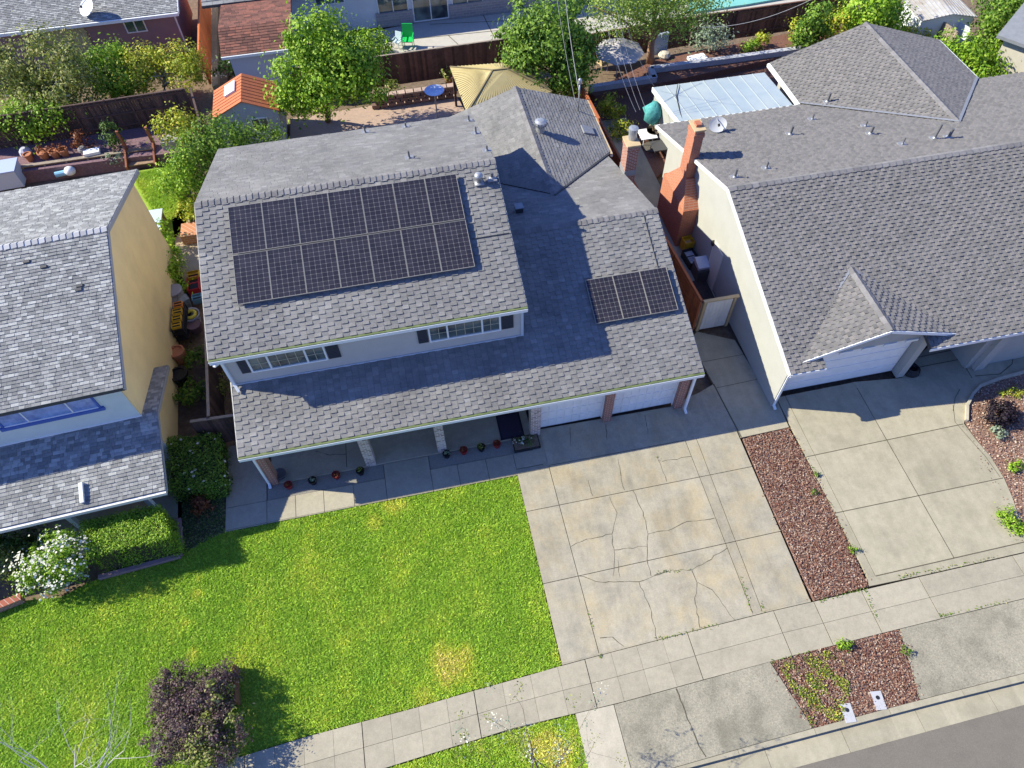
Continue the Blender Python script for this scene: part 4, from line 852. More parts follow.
gpoly('yard_lawn', [(128, 172), (175, 165), (190, 215), (168, 250), (140, 225)], -.02, SOILD)
gpoly('yard_paving', [(205, 0), (216, -4), (218, 84), (212, 86)], -.02, CONP); gpoly('pool_cover', [(688, 14), (745, 6), (815, -6), (800, -22), (690, -16)], 0.1, mat('teal_cover', (.2, .5, .44), (.16, .42, .38), 2, .5), .2); gpoly('pool_deck', [(590, 40), (700, 18), (860, -6), (860, -24), (590, -8)], -.03, PATIO)
yl_ = [(p[0], p[1]) for p in ptsxy([(132, 174), (172, 166), (185, 205), (165, 225), (150, 205)])]
lawn('lawn_grass', yl_, 14000, 'small patch of green grass behind the tan house', [], yellow=.05, h=.09)
# ---- fences
def fence(name, label, p, q, h, m_, z0=0., bw=.14, group=None, post_step=2.4, side=1, gapp=.012, rail=True, parent=None, cap=None):
    p, q = Vector((p[0], p[1], z0)), Vector((q[0], q[1], z0)); d = q - p; ln = d.length; u = d / ln; nn = Vector((-u.y, u.x, 0)) * side
    t = thing(name, label, 'fence', p, group); b = MB(); n = int(ln / bw)
    for i in range(n):
        c = p + u * (i + .5) * bw; hh = h + random.uniform(-.02, .02); b.obox(c + Vector((0, 0, hh / 2)) + nn * random.uniform(-.004, .004), u * (bw - gapp) / 2, nn * .011, (0, 0, hh / 2))
    b.build('boards', m_, t)
    k = max(1, int(ln / post_step))
    for i in range(k + 1): b = MB(); c = p + u * ln * i / k; b.obox(c + nn * .06 + Vector((0, 0, h * .5)), u * .045, nn * .045, (0, 0, h * .5)); b.build('post', m_, t)
    if rail:
        for zz in (.3, h * .55, h - .12): b = MB(); b.obox((p + q) / 2 + nn * .035 + Vector((0, 0, zz)), u * ln / 2, nn * .02, (0, 0, .045)); b.build('rail', m_, t)
    b = MB(); b.obox((p + q) / 2 + nn * .02 + Vector((0, 0, h + .03)), u * ln / 2, nn * .05, (0, 0, .018)); b.build('cap_rail', cap or m_, t)
    return t
WOODD = mat('fence_dark', (.1, .065, .06), (.06, .04, .035), 5, .95, .4, 30, island=((.5, .5, .5), (1., 1., 1.), (1.5, 1.4, 1.3)))
fence('board_fence', 'dark weathered board fence behind the purple mulch bed at far left', at(-25, 153, .4), at(197, 119, .4), 1.75, WOODD, .4, side=-1)
bp0, bp1 = at(300, 98.5, 0), at(520, 67, 0)
fence('board_fence', 'dark brown board fence between the tan canopy and the white patio', bp0, bp1, 1.75, WOOD, 0, side=1, gapp=-.01, cap=WOODG)
fence('board_fence', 'brown board fence behind the pepper tree and the patio umbrella', at(585, 64, 0), at(690, 45, 0), 1.7, WOOD, 0, side=-1)
fence('board_fence', 'brown board fence with the teal cover behind it', at(691, 45, 0), at(850, 22, 0), 1.7, WOOD, 0, side=-1)
fence('board_fence', 'grey brown board fence beside the white metal shed', at(905, 32, 0), at(942, 62, 0), 1.7, WOODG, 0, side=1)
fence('board_fence', 'weathered fence section running towards the orange roofed shed', at(203, 117, 0), at(214, 156, 0), 1.7, WOODD, 0, side=-1)
fence('board_fence', 'tall bright orange stained fence at the top edge of the photo', at(211.5, 84, 0), at(211, -10, 0), 1.9, mat('fence_orange', (.62, .17, .05), (.52, .14, .04), 3, .8, .2, 30, island=(.9, 1.1)), 0, side=1)
fence('board_fence', 'redwood fence between the brick chimney and the planted yard', (10.3, 25.0), (9.95, 34), 1.75, WOODR, 0, side=1)
fence('board_fence', 'redwood fence along the alley beside the white gate', (10.85, 16.8), (10.32, 25.0), 1.75, WOODR, 0, side=1, gapp=0)
fence('board_fence', 'weathered fence with a pale top rail in the dark alley left of the pillars', (-8.2, 15.5), (-8.5, 20.2), 1.7, WOODD, 0, side=1, cap=WOODG)
fence('board_fence', 'short weathered fence panel closing the dark alley behind the green hedge', (-8.9, 15.45), (-7.1, 15.38), 1.6, WOODD, 0, side=1, cap=WOODG)
# gate
g = thing('side_gate', 'white boarded side gate in a tan timber frame between the two houses', 'gate', (11.6, 16.72, 0))
b = MB()
for i in range(7): x0 = 11.05 + i * .155; b.box(x0, 16.70, .06, x0 + .145, 16.74, 1.7)
b.build('boards', mat('gate_white', (.7, .68, .64), (.6, .58, .53), 4, .6, island=(.93, 1.05)), g)
for x0 in (10.9, 12.16): b = MB(); b.box(x0, 16.67, 0, x0 + .11, 16.78, 1.78); b.build('post', WOODT, g)
b = MB(); b.box(10.88, 16.66, 1.78, 12.36, 16.8, 1.83); b.build('top_rail', WOODT, g); b = MB(); b.box(11.04, 16.745, .9, 12.13, 16.78, 1.0); b.build('cross_rail', WOODT, g)
# ---- the canopy
cn = thing('garden_canopy', 'tan ribbed hip roofed garden canopy behind the grey rear roof', 'canopy', at(500, 95, 0))
c_bl, c_br, c_fr, c_fl = at(450, 67, 2.2), at(524.5, 61, 2.2), at(552, 91.6, 2.2), at(467, 113, 2.2); r0, r1 = at(492.4, 70.5, 3.0), at(506.5, 69, 3.0)
CAN = mat('canopy_tan', (.42, .35, .17), (.37, .3, .14), 2, .7)
b = MB(); 
for qd in ((c_fl, c_fr, r1, r0), (c_fr, c_br, r1), (c_br, c_bl, r0, r1), (c_bl, c_fl, r0)): b.hexa([p - Vector((0, 0, .05)) for p in qd], list(qd))
for a_, b2, c2, d2, n in ((c_fl, c_fr, r0, r1, 26), (c_bl, c_fl, r0, r0, 22), (c_fr, c_br, r1, r1, 18), (c_br, c_bl, r1, r0, 20)):
    for i in range(1, n): s_ = a_.lerp(b2, i / n); e_ = c2.lerp(d2, i / n) if (c2 - d2).length > .1 else c2.lerp(s_, .0); b.bar(s_ + Vector((0, 0, .012)), s_.lerp(e_, .96) + Vector((0, 0, .012)), .03, .025)
b.build('canopy_roof', CAN, cn)
b = MB()
for a_, b2 in ((r0, r1), (r0, c_fl), (r1, c_fr), (r0, c_bl), (r1, c_br)): b.bar(a_ + Vector((0, 0, .03)), b2 + Vector((0, 0, .03)), .07, .04)
b.build('hip_trim', mat('canopy_trim', (.2, .16, .08), rough=.6), cn)
for p in (c_bl, c_br, c_fr, c_fl): b = MB(); q = p.lerp((r0 + r1) / 2, .06); b.box(q.x - .06, q.y - .06, 0, q.x + .06, q.y + .06, 2.2); b.build('leg', WOODD, cn)
# ---- orange shed and white metal shed
s = thing('garden_shed', 'garden shed with bright orange roof and a skylight behind the leafy tree', 'shed', at(238, 128, 0))
e0, e1, k0_, k1_ = at(213, 116.7, 2.0), at(213, 89.5, 2.0), at(241, 104, 2.75), at(241, 74.6, 2.75); X0 = (e0.x + e1.x) / 2; XR_ = (k0_.x + k1_.x) / 2; Y0, Y1 = (e0.y + k0_.y) / 2, (e1.y + k1_.y) / 2; X1 = 2 * XR_ - X0
ORR = mat('roof_orange', (.5, .15, .06), (.42, .12, .05), 4, .8, .2, 40)
b = MB()
for xa_, xb_ in ((X0, XR_), (X1, XR_)):
    b.hexa([(xa_, Y0, 1.95), (xb_, Y0, 2.7), (xb_, Y1, 2.7), (xa_, Y1, 1.95)], [(xa_, Y0, 2.0), (xb_, Y0, 2.75), (xb_, Y1, 2.75), (xa_, Y1, 2.0)])
    for i in range(1, 9): yy = Y0 + (Y1 - Y0) * i / 9; b.bar((xa_, yy, 2.01), (xb_, yy, 2.76), .025, .02, 1)
b.build('roof', [ORR, mat('roof_orange_dark', (.3, .09, .04), rough=.8)], s)
b = MB(); slab_gable(b, [(X0 + .12, 0), (X1 - .12, 0), (X1 - .12, 1.98), (XR_, 2.68), (X0 + .12, 1.98)], 'y', Y0 + .1, Y1 - .1); b.build('wall', mat('shed_grey', (.36, .4, .46), (.32, .36, .42), 3, .7), s)
w_ = MB(); w_.box(XR_ + .1, Y0 + .06, 1.0, XR_ + .95, Y0 + .1, 1.7); wf_ = w_.build('window_frame', TRIM, s); w_ = MB(); w_.box(XR_ + .16, Y0 + .05, 1.06, XR_ + .5, Y0 + .07, 1.64); w_.box(XR_ + .55, Y0 + .05, 1.06, XR_ + .89, Y0 + .07, 1.64); w_.build('pane', GLASS, wf_)
p = at(230, 89, 2.5); b = MB(); sv = Vector((XR_ - X0, 0, .75)).normalized(); b.obox(p, sv * .32, (0, .45, 0), sv.cross(Vector((0, 1, 0))) * .06); b.build('skylight', WHIT2, s)
s = thing('metal_shed', 'white ribbed metal shed with an open door at the top right', 'shed', at(945, 30, 0))
q = [at(923, 21, 1.9), at(902, 0, 1.9), at(953, 14, 2.25), at(938, -6, 2.25), at(978, 17, 1.9), at(955, -6, 1.9)]; b = MB()
for a_ in ((0, 1, 3, 2), (4, 5, 3, 2)):
    pp = [q[i] for i in a_]; b.hexa([x - Vector((0, 0, .05)) for x in pp], pp)
    for i in range(1, 8): b.bar(pp[0].lerp(pp[3], i / 8) + Vector((0, 0, .015)), pp[1].lerp(pp[2], i / 8) + Vector((0, 0, .015)), .04, .03)
b.build('roof', mat('shed_roof_metal', (.42, .42, .42), (.32, .3, .28), 3, .6, c3=(.28, .24, .2), scale3=1.2), s)
f0, f1, f2 = q[0].lerp(q[2], .05), q[2], q[4].lerp(q[2], .05); bk = q[1] - q[0]
b = MB(); ring = [Vector((f0.x, f0.y, 0)), Vector((f2.x, f2.y, 0)), f2 - Vector((0, 0, .06)), f1 - Vector((0, 0, .07)), f0 - Vector((0, 0, .06))]; off = bk * .06; b.hexa([x + off for x in ring], [x + bk * .95 for x in ring]); b.build('wall', mat('shed_white', (.6, .62, .66), rough=.6), s)
b = MB(); c = f0.lerp(f2, .6); wv = (f2 - f0).normalized(); b.obox(Vector((c.x, c.y, .85)) + off - bk.normalized() * .02, wv * .4, bk.normalized() * .01, (0, 0, .8)); b.build('doorway', DARKM, s)
b = MB(); c = f0.lerp(f2, .78); b.obox(Vector((c.x, c.y, .85)) - bk.normalized() * .3, wv * .02 + bk.normalized() * .0, bk.normalized() * .38 - wv * .12, (0, 0, .8)); b.build('door', mat('shed_white', (.6, .62, .66)), s)
# ---- houses behind
h1 = thing('bungalow', 'mauve bungalow with grey shingle roof and a satellite dish at the top left', 'house', at(90, 60, 0))
ea, eb = at(-60, 43, 2.6), at(178, 8.5, 2.6); yE = (ea.y + eb.y) / 2; xE = eb.x
b = MB(); roof_plane(b, [(xE - 24, yE, 2.6), (xE, yE, 2.6), (xE, yE + 5, 4.1), (xE - 24, yE + 5, 4.1)], **kl); b.build('roof', [SH2, UNDER], h1)
b = MB(); b.box(xE - 24, yE - .12, 2.42, xE, yE, 2.58); b.bar((xE + .02, yE, 2.53), (xE + .02, yE + 5, 4.03), .04, .16); b.build('gutter', TRIM, h1)
b = MB(); b.box(xE - 23.5, yE + .5, 0, xE - .4, yE + 5, 2.55); b.box(xE - .42, yE + .46, 0, xE - .34, yE + .5, 2.55, 1); b.build('wall', [mat('stucco_mauve', (.3, .19, .2), (.26, .17, .18), 2, .9), TRIM], h1)
p = onY(82, 24, yE + .48); b = MB(); b.box(p.x - 2.2, yE + .44, .05, p.x, yE + .5, 2.5); b.build('side_panel', mat('stucco_olive', (.4, .36, .22), rough=.9), h1)
p0, p1 = onY(128, 34, yE + .45), onY(148, 31, yE + .45); window(p0.x, p1.x, (p0.z + p1.z) / 2, (p0.z + p1.z) / 2 + 1.1, yE + .5, h1, None, 0, (.5,), gm=mat('window_glass_green', (.03, .07, .07), (.06, .16, .1), 2, .1, spec=.8))
dish(onplane(92, 14.5, (0, yE, 2.6), Vector((0, -.3, 1)).normalized()), .35, .55, h1, (-.5, -.5, .7), mat('dish_white', (.7, .72, .76), rough=.5))
h2 = thing('white_house', 'long white house with a red roofed lean-to and sliding patio doors at the top', 'house', at(380, 25, 0))
wl, wm, wr = at(236, 55, 0), at(378, 28.5, 0), at(600, -6, 0); wY = at(400, 24.5, 0).y; wX0 = onY(231, 20, wY).x
b = MB(); b.box(wX0, wY, 0, wr.x + 6, wY + 8, 2.7); b.build('wall', mat('wall_white', (.66, .68, .72), (.62, .64, .68), 2, .85), h2)
mX = onY(378, 28, wY).x; b = MB(); b.box(mX, wY - .12, 0, onY(413, 22, wY).x, wY - .002, .85); b.box(onY(450, 15, wY).x, wY - .12, 0, wr.x, wY - .002, .85); b.build('stone_base', brick('stone_grey', (.32, .3, .3), (.25, .24, .25), (.4, .38, .38), .4, .15), h2)
b = MB(); xm, ym = wX0 - 1.2, wY - .6; roof_plane(b, [(xm, ym, 2.7), (wr.x + 6, ym, 2.7), (wr.x + 6, wY + 4, 4.1), (xm, wY + 4, 4.1)], tabw=.6, ch=.3, th=.03); b.build('roof', [SH2, UNDER], h2)
def win_px(l, r, Y, hgt, parent, split, gm=None, cols=None):
    a, b_ = onY(*l, Y), onY(*r, Y); zz = (a.z + b_.z) / 2; return window(a.x, b_.x, zz, zz + hgt, Y, parent, cols, 2, split, gm=gm)
win_px((316, 6.5), (345, 2), wY - .01, 1.0, h2, (.33, .66)); win_px((379, 16.5), (409, 11.5), wY - .01, 1.25, h2, (.5,)); win_px((452, 6), (483, 1), wY - .01, 1.2, h2, (.5,))
a_, c_ = onY(414, 20, wY), onY(449, 16, wY); window(a_.x, c_.x, .05, 2.1, wY - .02, h2, None, 0, (.5,))
z1, z2 = 2.85, 2.25; b = MB(); A_, B_, C_, D_ = at(220, 58, z2), at(295, 47, z2), at(291, 21, z1), at(218, 29, z1); yA, yD = (A_.y + B_.y) / 2, (C_.y + D_.y) / 2; x0_, x1_ = D_.x, (B_.x + C_.x) / 2
roof_plane(b, [(x0_, yA, z2), (x1_, yA, z2), (x1_, yD, z1), (x0_, yD, z1)], tabw=.4, ch=.18, th=.02, jit=.3, wj=.3); roof_plane(b, [(x1_, wY, z1 - .25), (x0_, wY, z1 - .25), (x0_, yD, z1), (x1_, yD, z1)], tabw=.4, ch=.18, th=.02, jit=.3); b.build('lean_to_roof', [SHR, UNDER], h2)
b = MB(); b.box(x0_, yA - .08, z2 - .14, x1_ + .05, yA, z2); b.build('gutter', TRIM, h2); b = MB(); b.box(x0_ + .3, yA + .4, 0, x1_ - .5, wY - .01, 2.2); b.build('lean_to_wall', mat('wall_bluewhite', (.55, .57, .66), rough=.8), h2)
b = MB(); b.box(x1_ - .3, yA + .15, 0, x1_ - .18, yA + .27, 2.2); b.build('lean_to_post', DARKM, h2)
h3 = thing('stucco_house', 'beige stucco house wall with a grey eave at the right edge', 'house', at(1010, 105, 0))
C0 = Vector((32.2, 29.9, 0)); u3 = Vector((.57, -.82, 0)).normalized(); w3 = Vector((-u3.y, u3.x, 0)); up3 = Vector((0, 0, 1))
b = MB(); rg = [C0, C0 + u3 * 14, C0 + u3 * 14 + w3 * 8, C0 + w3 * 8]; b.hexa(rg, [p + up3 * 2.6 for p in rg]); b.build('wall', mat('stucco_beige', (.5, .46, .38), (.44, .41, .34), 2, .95, .3, 80), h3)
b = MB(); a3 = C0 - u3 * .4 - w3 * .35; rg = [a3, a3 + u3 * 15, a3 + u3 * 15 + w3 * 4.4, a3 + w3 * 4.4]; zz3 = (2.62, 2.62, 4.0, 4.0); b.hexa([p + up3 * z for p, z in zip(rg, zz3)], [p + up3 * (z + .16) for p, z in zip(rg, zz3)]); b.build('roof', mat('roof_flat_grey', (.2, .21, .23), (.16, .17, .19), 5, .8), h3)
p = C0 + u3 * 2.7; b = MB(); b.obox(p + up3 * 1.4 - w3 * .02, u3 * .5, w3 * .04, up3 * .5); f_ = b.build('window_frame', TRIM, h3); b = MB(); b.obox(p + up3 * 1.4 - w3 * .05, u3 * .42, w3 * .02, up3 * .42); b.build('pane', GLASS, f_)
# ---- the patio cover on the right house
pc = thing('patio_cover', 'pale blue metal panel patio cover against the dark grey rear roof', 'patio cover', at(720, 120, 0))
qa, qb, qc, qd = at(653, 87.5, 2.35), at(764.5, 72.5, 2.35), at(803, 117, 2.5), at(688, 133, 2.5); b = MB(); b.hexa([x - Vector((0, 0, .08)) for x in (qd, qc, qb, qa)], [qd, qc, qb, qa])
for i in range(1, 9): b.bar(qa.lerp(qb, i / 9) + Vector((0, 0, .01)), qd.lerp(qc, i / 9) + Vector((0, 0, .01)), .035, .03, 1)
b.build('roof_panel', [mat('panel_blue', (.33, .39, .42), (.28, .34, .38), 1.5, .55, c3=(.38, .42, .42), scale3=.5), mat('panel_rib', (.34, .38, .4), rough=.5)], pc)
b = MB(); b.bar(qa - Vector((.02, 0, .1)), qd - Vector((.02, 0, .1)), .05, .24); b.bar(qa - Vector((0, .02, .1)), qb - Vector((0, .02, .1)), .05, .2); b.build('fascia', TRIM, pc)
b = MB(); u_ = (qd - qa); b.hexa([(qa.x + .1, qa.y - .1, 0), (qd.x + .1, qd.y, 0), (qd.x + .16, qd.y, 0), (qa.x + .16, qa.y - .1, 0)], [(qa.x + .1, qa.y - .1, 2.2), (qd.x + .1, qd.y, 2.35), (qd.x + .16, qd.y, 2.35), (qa.x + .16, qa.y - .1, 2.2)]); b.build('side_wall', STUC, pc)
for p in (qa, qb): b = MB(); b.box(p.x + .2 if p is qa else p.x - .3, p.y - .2, 0, p.x + .3 if p is qa else p.x - .2, p.y - .1, 2.25); b.build('post', TRIM, pc)
m_ = MB(); pts = [at(x, y, 2.44) for x, y in ((678, 84), (676, 95), (680, 112), (686, 130))]; m_.tube(pts, .02, 5); tag(m_.build('cable', BLK), 'black cable lying across the pale blue patio cover', 'cable')
# ---- low walls
def wall_px(label, px, h, m_, w=.3, name='garden_wall', z=None, cat='wall'):
    p = [at(x, y, h) for x, y in px]; b = MB()
    for a_, c_ in zip(p, p[1:]): b.bar((a_.x, a_.y, h / 2), (c_.x, c_.y, h / 2), w, h)
    return tag(b.build(name, m_), label, cat)
wall_px('low grey garden wall in front of the dark planting bed under the umbrella', [(590, 86), (656, 76)], .6, CMU)
wall_px('short grey wall return beside the pepper tree trunk', [(655, 77), (651, 67)], .6, CMU)
wall_px('long low grey garden wall running behind the patio cover', [(651, 67), (725, 57.5), (806, 46.5)], .6, CMU)
b = MB(); p0, p1 = at(372, 98, .6), at(455, 86.5, .6); d = (p1 - p0); n = int(d.length / .42)
for r_ in range(3):
    for i in range(n): c = p0 + d * ((i + .5 + .5 * (r_ % 2) - .25) / n); b.obox((c.x, c.y + r_ * .03, .1 + r_ * .2), (.2, 0, 0), (0, .12, 0), (0, 0, .095), 0)
for i in range(n): c = p0 + d * ((i + .5) / n); b.obox((c.x, c.y + .07, .64), (.2, 0, 0), (0, .17, 0), (0, 0, .04), 1)
tag(b.build('block_wall', [mat('block_brown', (.2, .12, .1), (.14, .09, .08), 5, .9, island=(.7, 1.3)), mat('block_cap', (.45, .33, .26), (.38, .28, .22), 5, .9, island=(.85, 1.15))]), 'low retaining wall of brown blocks with pinkish caps in front of the fence', 'wall')
tw = thing('retaining_wall', 'low timber retaining wall in front of the purple mulch bed', 'wall', at(70, 170, 0)); p0, p1 = at(14, 168, .5), at(122, 152.5, .5); b = MB()
for k in range(3): b.bar((p0.x, p0.y, .09 + k * .17), (p1.x, p1.y, .09 + k * .17), .06, .16)
b.build('boards', WOODR if False else mat('timber_brown', (.2, .11, .07), (.14, .08, .05), 5, .9, .3, 30, island=(.8, 1.2)), tw); b = MB(); b.bar((p0.x, p0.y, .53), (p1.x, p1.y, .53), .2, .045); b.build('cap_board', WOODG, tw)
for i in range(5): b = MB(); c = p0.lerp(p1, (i + .4) / 5); b.obox((c.x, c.y - .07, .25), (.04, 0, 0), (0, .04, 0), (0, 0, .25)); b.build('post', WOODG, tw)
st_ = thing('garden_steps', 'wooden garden steps between two reddish posts', 'steps', at(142, 168, 0)); sx0, sx1 = at(128, 168, 0).x, at(158, 163, 0).x; sy = at(142, 167, 0).y; RW = mat('redwood', (.3, .11, .06), (.22, .08, .045), 5, .85, .3, 30)
for k in range(3): b = MB(); b.box(sx0 + .1, sy + k * .33, .12 + k * .17, sx1 - .1, sy + k * .33 + .28, .17 + k * .17); b.build('tread', mat('tread_wood', (.3, .2, .13), (.24, .16, .1), 5, .9), st_)
for xx in (sx0, sx1 - .09): b = MB(); b.hexa([(xx, sy - .2, 0), (xx + .09, sy - .2, 0), (xx + .09, sy + 1.1, 0), (xx, sy + 1.1, 0)], [(xx, sy - .2, .25), (xx + .09, sy - .2, .25), (xx + .09, sy + 1.1, .8), (xx, sy + 1.1, .8)]); b.build('stringer', RW, st_); b = MB(); b.box(xx - .02, sy + .9, 0, xx + .11, sy + 1.05, 1.55); b.build('post', RW, st_)
# ---- umbrella, table, chair and small garden things
um = thing('patio_umbrella', 'open pale mauve patio umbrella in the shade of the pepper tree', 'umbrella', at(618, 72, 0)); ct = at(620, 42, 2.6); b = MB(); n = 8; rr = 1.35
ring = [ct + Vector((math.cos(2 * math.pi * (i + .5) / n) * rr, math.sin(2 * math.pi * (i + .5) / n) * rr, -.5)) for i in range(n)]
for i in range(n): b.hexa([ring[i] - Vector((0, 0, .02)), ring[(i + 1) % n] - Vector((0, 0, .02)), ct - Vector((0, 0, .02))], [ring[i], ring[(i + 1) % n], ct])
b.build('canopy', mat('umbrella_mauve', (.4, .37, .38), (.36, .33, .34), 2, .8), um)
for i in range(n): b = MB(); b.tube([ct - Vector((0, 0, .05)), ring[i] - Vector((0, 0, .04))], .012, 5); b.build('rib', DARKM, um)
b = MB(); b.tube([(ct.x, ct.y, 0), ct + Vector((0, 0, .12))], .025, 8); b.lathe((ct.x, ct.y, 0), [(.25, 0), (.25, .08), (.05, .12)], 14); b.build('pole', METAL, um)
def table(name, label, c, r, h, m_, sq=False):
    t = thing(name, label, 'table', c); c = Vector(c); b = MB()
    if sq: b.box(c.x - r, c.y - r, h - .04, c.x + r, c.y + r, h)
    else: b.lathe(c, [(r * .97, h - .04), (r, h - .02), (r, h), (r * .97, h + .01)], 20)
    b.build('table_top', m_, t)
    for sx in (-1, 1):
        for sy_ in (-1, 1): b = MB(); b.tube([c + Vector((sx * r * .6, sy_ * r * .6, 0)), c + Vector((sx * r * .55, sy_ * r * .55, h - .04))], .02, 6); b.build('leg', m_, t)
    return t
table('round_table', 'round grey garden table under the mauve umbrella', at(611, 67, 0), .6, .7, mat('table_grey', (.25, .27, .33), rough=.4)); table('side_table', 'square white table beside the brick chimney and potted plant', at(646, 142, 0), .42, .5, WHIT2, True)
def chair(name, label, c, face, m_, s=1.0, group=None):
    c = Vector(c); t = thing(name, label, 'chair', c, group); f = Vector((math.cos(face), math.sin(face), 0)); l = Vector((-f.y, f.x, 0)); up = Vector((0, 0, 1))
    b = MB(); b.obox(c + up * .42 * s, f * .24 * s, l * .25 * s, up * .025); b.build('seat', m_, t); b = MB(); b.obox(c - f * .25 * s + up * .72 * s, f * .02 + up * 0, l * .25 * s, up * .3 * s - f * .06); b.build('backrest', m_, t)
    for a_ in (-1, 1):
        for d_ in (-1, 1): b = MB(); b.tube([c + f * .23 * s * a_ + l * .23 * s * d_, c + f * .2 * s * a_ + l * .22 * s * d_ + up * .42 * s], .02, 6); b.build('leg', m_, t)
        b = MB(); b.obox(c + l * .26 * s * a_ + up * .62 * s, f * .22 * s, l * .025, up * .02); b.build('armrest', m_, t)
    return t
chair('garden_chair', 'tan garden chair beside the round table under the umbrella', at(602, 70, 0), .3, WOODT)
chair('garden_chair', 'bright green plastic chair on the white patio behind the fence', at(409, 48, 0), -1.8, mat('plastic_green', (.02, .5, .1), rough=.35), 1.25); chair('garden_chair', 'small pale blue chair beside the bright green chair', at(398, 47, 0), -2.2, mat('plastic_paleblue', (.5, .6, .66), rough=.4), .8)
def pot(name, label, c, r, h, m_, plant=None, pr=.2, pn=120, ps=.06, group=None, cat='plant pot', ph=.2):
    c = Vector(c); t = thing(name, label, cat, c, group); b = MB(); b.lathe(c, [(r * .72, 0), (r * .9, h * .75), (r * 1.05, h * .8), (r * 1.05, h), (r * .85, h), (r * .8, h * .88), (.02, h * .86)], 16); b.build('pot', m_, t)
    if plant: pos, nr, _ = clumps([(c.x, c.y, c.z + h + ph * .5, pr, pr, ph)], 12, pn, pr * .25, .2); leaf_mesh('foliage', pos, nr, ps, LM[plant], t)
    return t
POTR = mat('pot_red', (.22, .02, .02), rough=.35); POTK = mat('pot_black', (.012, .012, .014), rough=.35); TERRA = mat('terracotta', (.42, .17, .08), (.36, .14, .07), 6, .85)
fl = [((289.5, 487), 'r', 'red', 'red flowerpot nearest the left brick pillar and downspout'), ((313.5, 482.5), 'k', 'sage', 'second flowerpot from the left pillar, black with pale plant'), ((337, 477), 'r', 'red', 'third flowerpot from the left pillar, red, before the pale slab'), ((361, 473), 'k', 'olive', 'black flowerpot at the foot of the left whitewashed pillar'),
      ((447, 456), 'k', 'sage', 'black flowerpot at the foot of the middle whitewashed pillar'), ((464, 452.5), 'r', 'red', 'red flowerpot just right of the middle whitewashed pillar'), ((481.5, 449.5), 'k', 'olive', 'black flowerpot between two red ones before the porch'), ((497, 446), 'r', 'red', 'red flowerpot nearest the black door mat')]
for (q, k, pl_, lb) in fl: pot('flowerpot', lb, Vector(at(*q, 0)) + Vector((0, 0, -.02)), .145, .24, POTR if k == 'r' else POTK, pl_, .12, 50, .07, 'flowerpots along the porch', 'flowerpot', .08)
p = at(510, 426, .06); b = MB(); b.box(p.x - .45, p.y - .55, .06, p.x + .45, p.y + .55, .085); b.box(p.x - .38, p.y - .48, .085, p.x + .38, p.y + .48, .09, 1); tag(b.build('door_mat', [mat('mat_black', (.02, .015, .03), rough=.95), mat('mat_dark', (.035, .025, .045), rough=.95)]), 'black door mat on the porch by the garage pillar', 'mat')
p = at(526, 443.5, 0); pt_ = thing('flower_planter', 'low dark tray planter with white flowers beside the garage pillar', 'planter', (p.x, p.y, 0)); b = MB(); b.box(p.x - .5, p.y - .3, -.02, p.x + .5, p.y + .3, .1); b.box(p.x - .46, p.y - .26, .1, p.x + .46, p.y + .26, .11, 1); b.build('tray', [BLK, SOIL], pt_)
pos, nr, _ = clumps([(p.x, p.y, .16, .42, .24, .12)], 16, 260, .07, .2); leaf_mesh('foliage', pos, nr, .07, LM['dark'], pt_); pos, nr, _ = clumps([(p.x - .1, p.y, .25, .36, .2, .08)], 8, 46, .05, .2); leaf_mesh('blossom', pos, nr, .07, LM['white'], pt_, aspect=.9)
p = at(299, 458, .06); bn = thing('porch_bench', 'end of a tan wooden bench on the porch behind the roof edge', 'bench', (p.x - .1, p.y + .7, .06)); q = Vector((p.x - .1, p.y + .75, .06))
for dx in (-.9, 0):
    for dy in (-.25, .2): b = MB(); b.box(q.x + dx - .035, q.y + dy - .035, .06, q.x + dx + .035, q.y + dy + .035, .5 if dy < 0 else .95); b.build('leg', WOODT, bn)
b = MB(); b.box(q.x - .98, q.y - .3, .48, q.x + .05, q.y + .24, .53); b.build('seat', WOODT, bn); b = MB(); b.box(q.x - .98, q.y + .2, .65, q.x + .05, q.y + .25, .95); b.build('backrest', WOODT, bn)
pot('plant_pot', 'small dark bowl on the porch behind the left brick pillar', at(281, 476, .06), .22, .2, mat('pot_grey', (.09, .09, .1), rough=.7))
# small pedestal dish by the paved yard
b = MB(); p = at(437.5, 118, 0); hh = 1.5; b.tube([p, p + Vector((0, 0, hh))], .035, 8); b.lathe(p + Vector((0, 0, hh)), [(.06, 0), (.35, .06), (.52, .14), (.5, .14), (.1, .07)], 20, 1); tag(b.build('bird_bath', [METAL, mat('bath_blue', (.34, .42, .6), (.5, .55, .66), 3, .3)]), 'pale blue round bird bath on a thin pole beside the paving', 'bird bath')
# left yard things
p = at(8, 187, 0); cb = thing('storage_box', 'large pale blue white storage box at the left edge behind the grey roof', 'box', p); b = MB(); b.obox(p + Vector((-.15, .3, .45)), (.95, .05, 0), (-.02, .5, 0), (0, 0, .45)); b.build('body', mat('box_white', (.5, .53, .6), rough=.5), cb); b = MB(); b.obox(p + Vector((-.15, .3, .94)), (1.0, .05, 0), (-.02, .54, 0), (0, 0, .04)); b.build('lid', mat('box_lid', (.36, .42, .6), rough=.5), cb)
b = MB(); p = at(57, 177, 0); b.tube([p + Vector((0, 0, .14)), p + Vector((.75, .1, .14))], .14, 10); tag(b.build('gas_bottle', mat('bottle_blue', (.25, .5, .68), rough=.4), smooth=False), 'light blue cylinder lying on the bare soil at the left', 'cylinder')
b = MB(); p = at(72, 174, 0); b.lathe(p, [(.1, 0), (.24, .08), (.28, .22), (.2, .36), (.05, .42)], 14); tag(b.build('garden_ball', WHIT2, smooth=True), 'white round bucket beside the light blue cylinder', 'bucket')
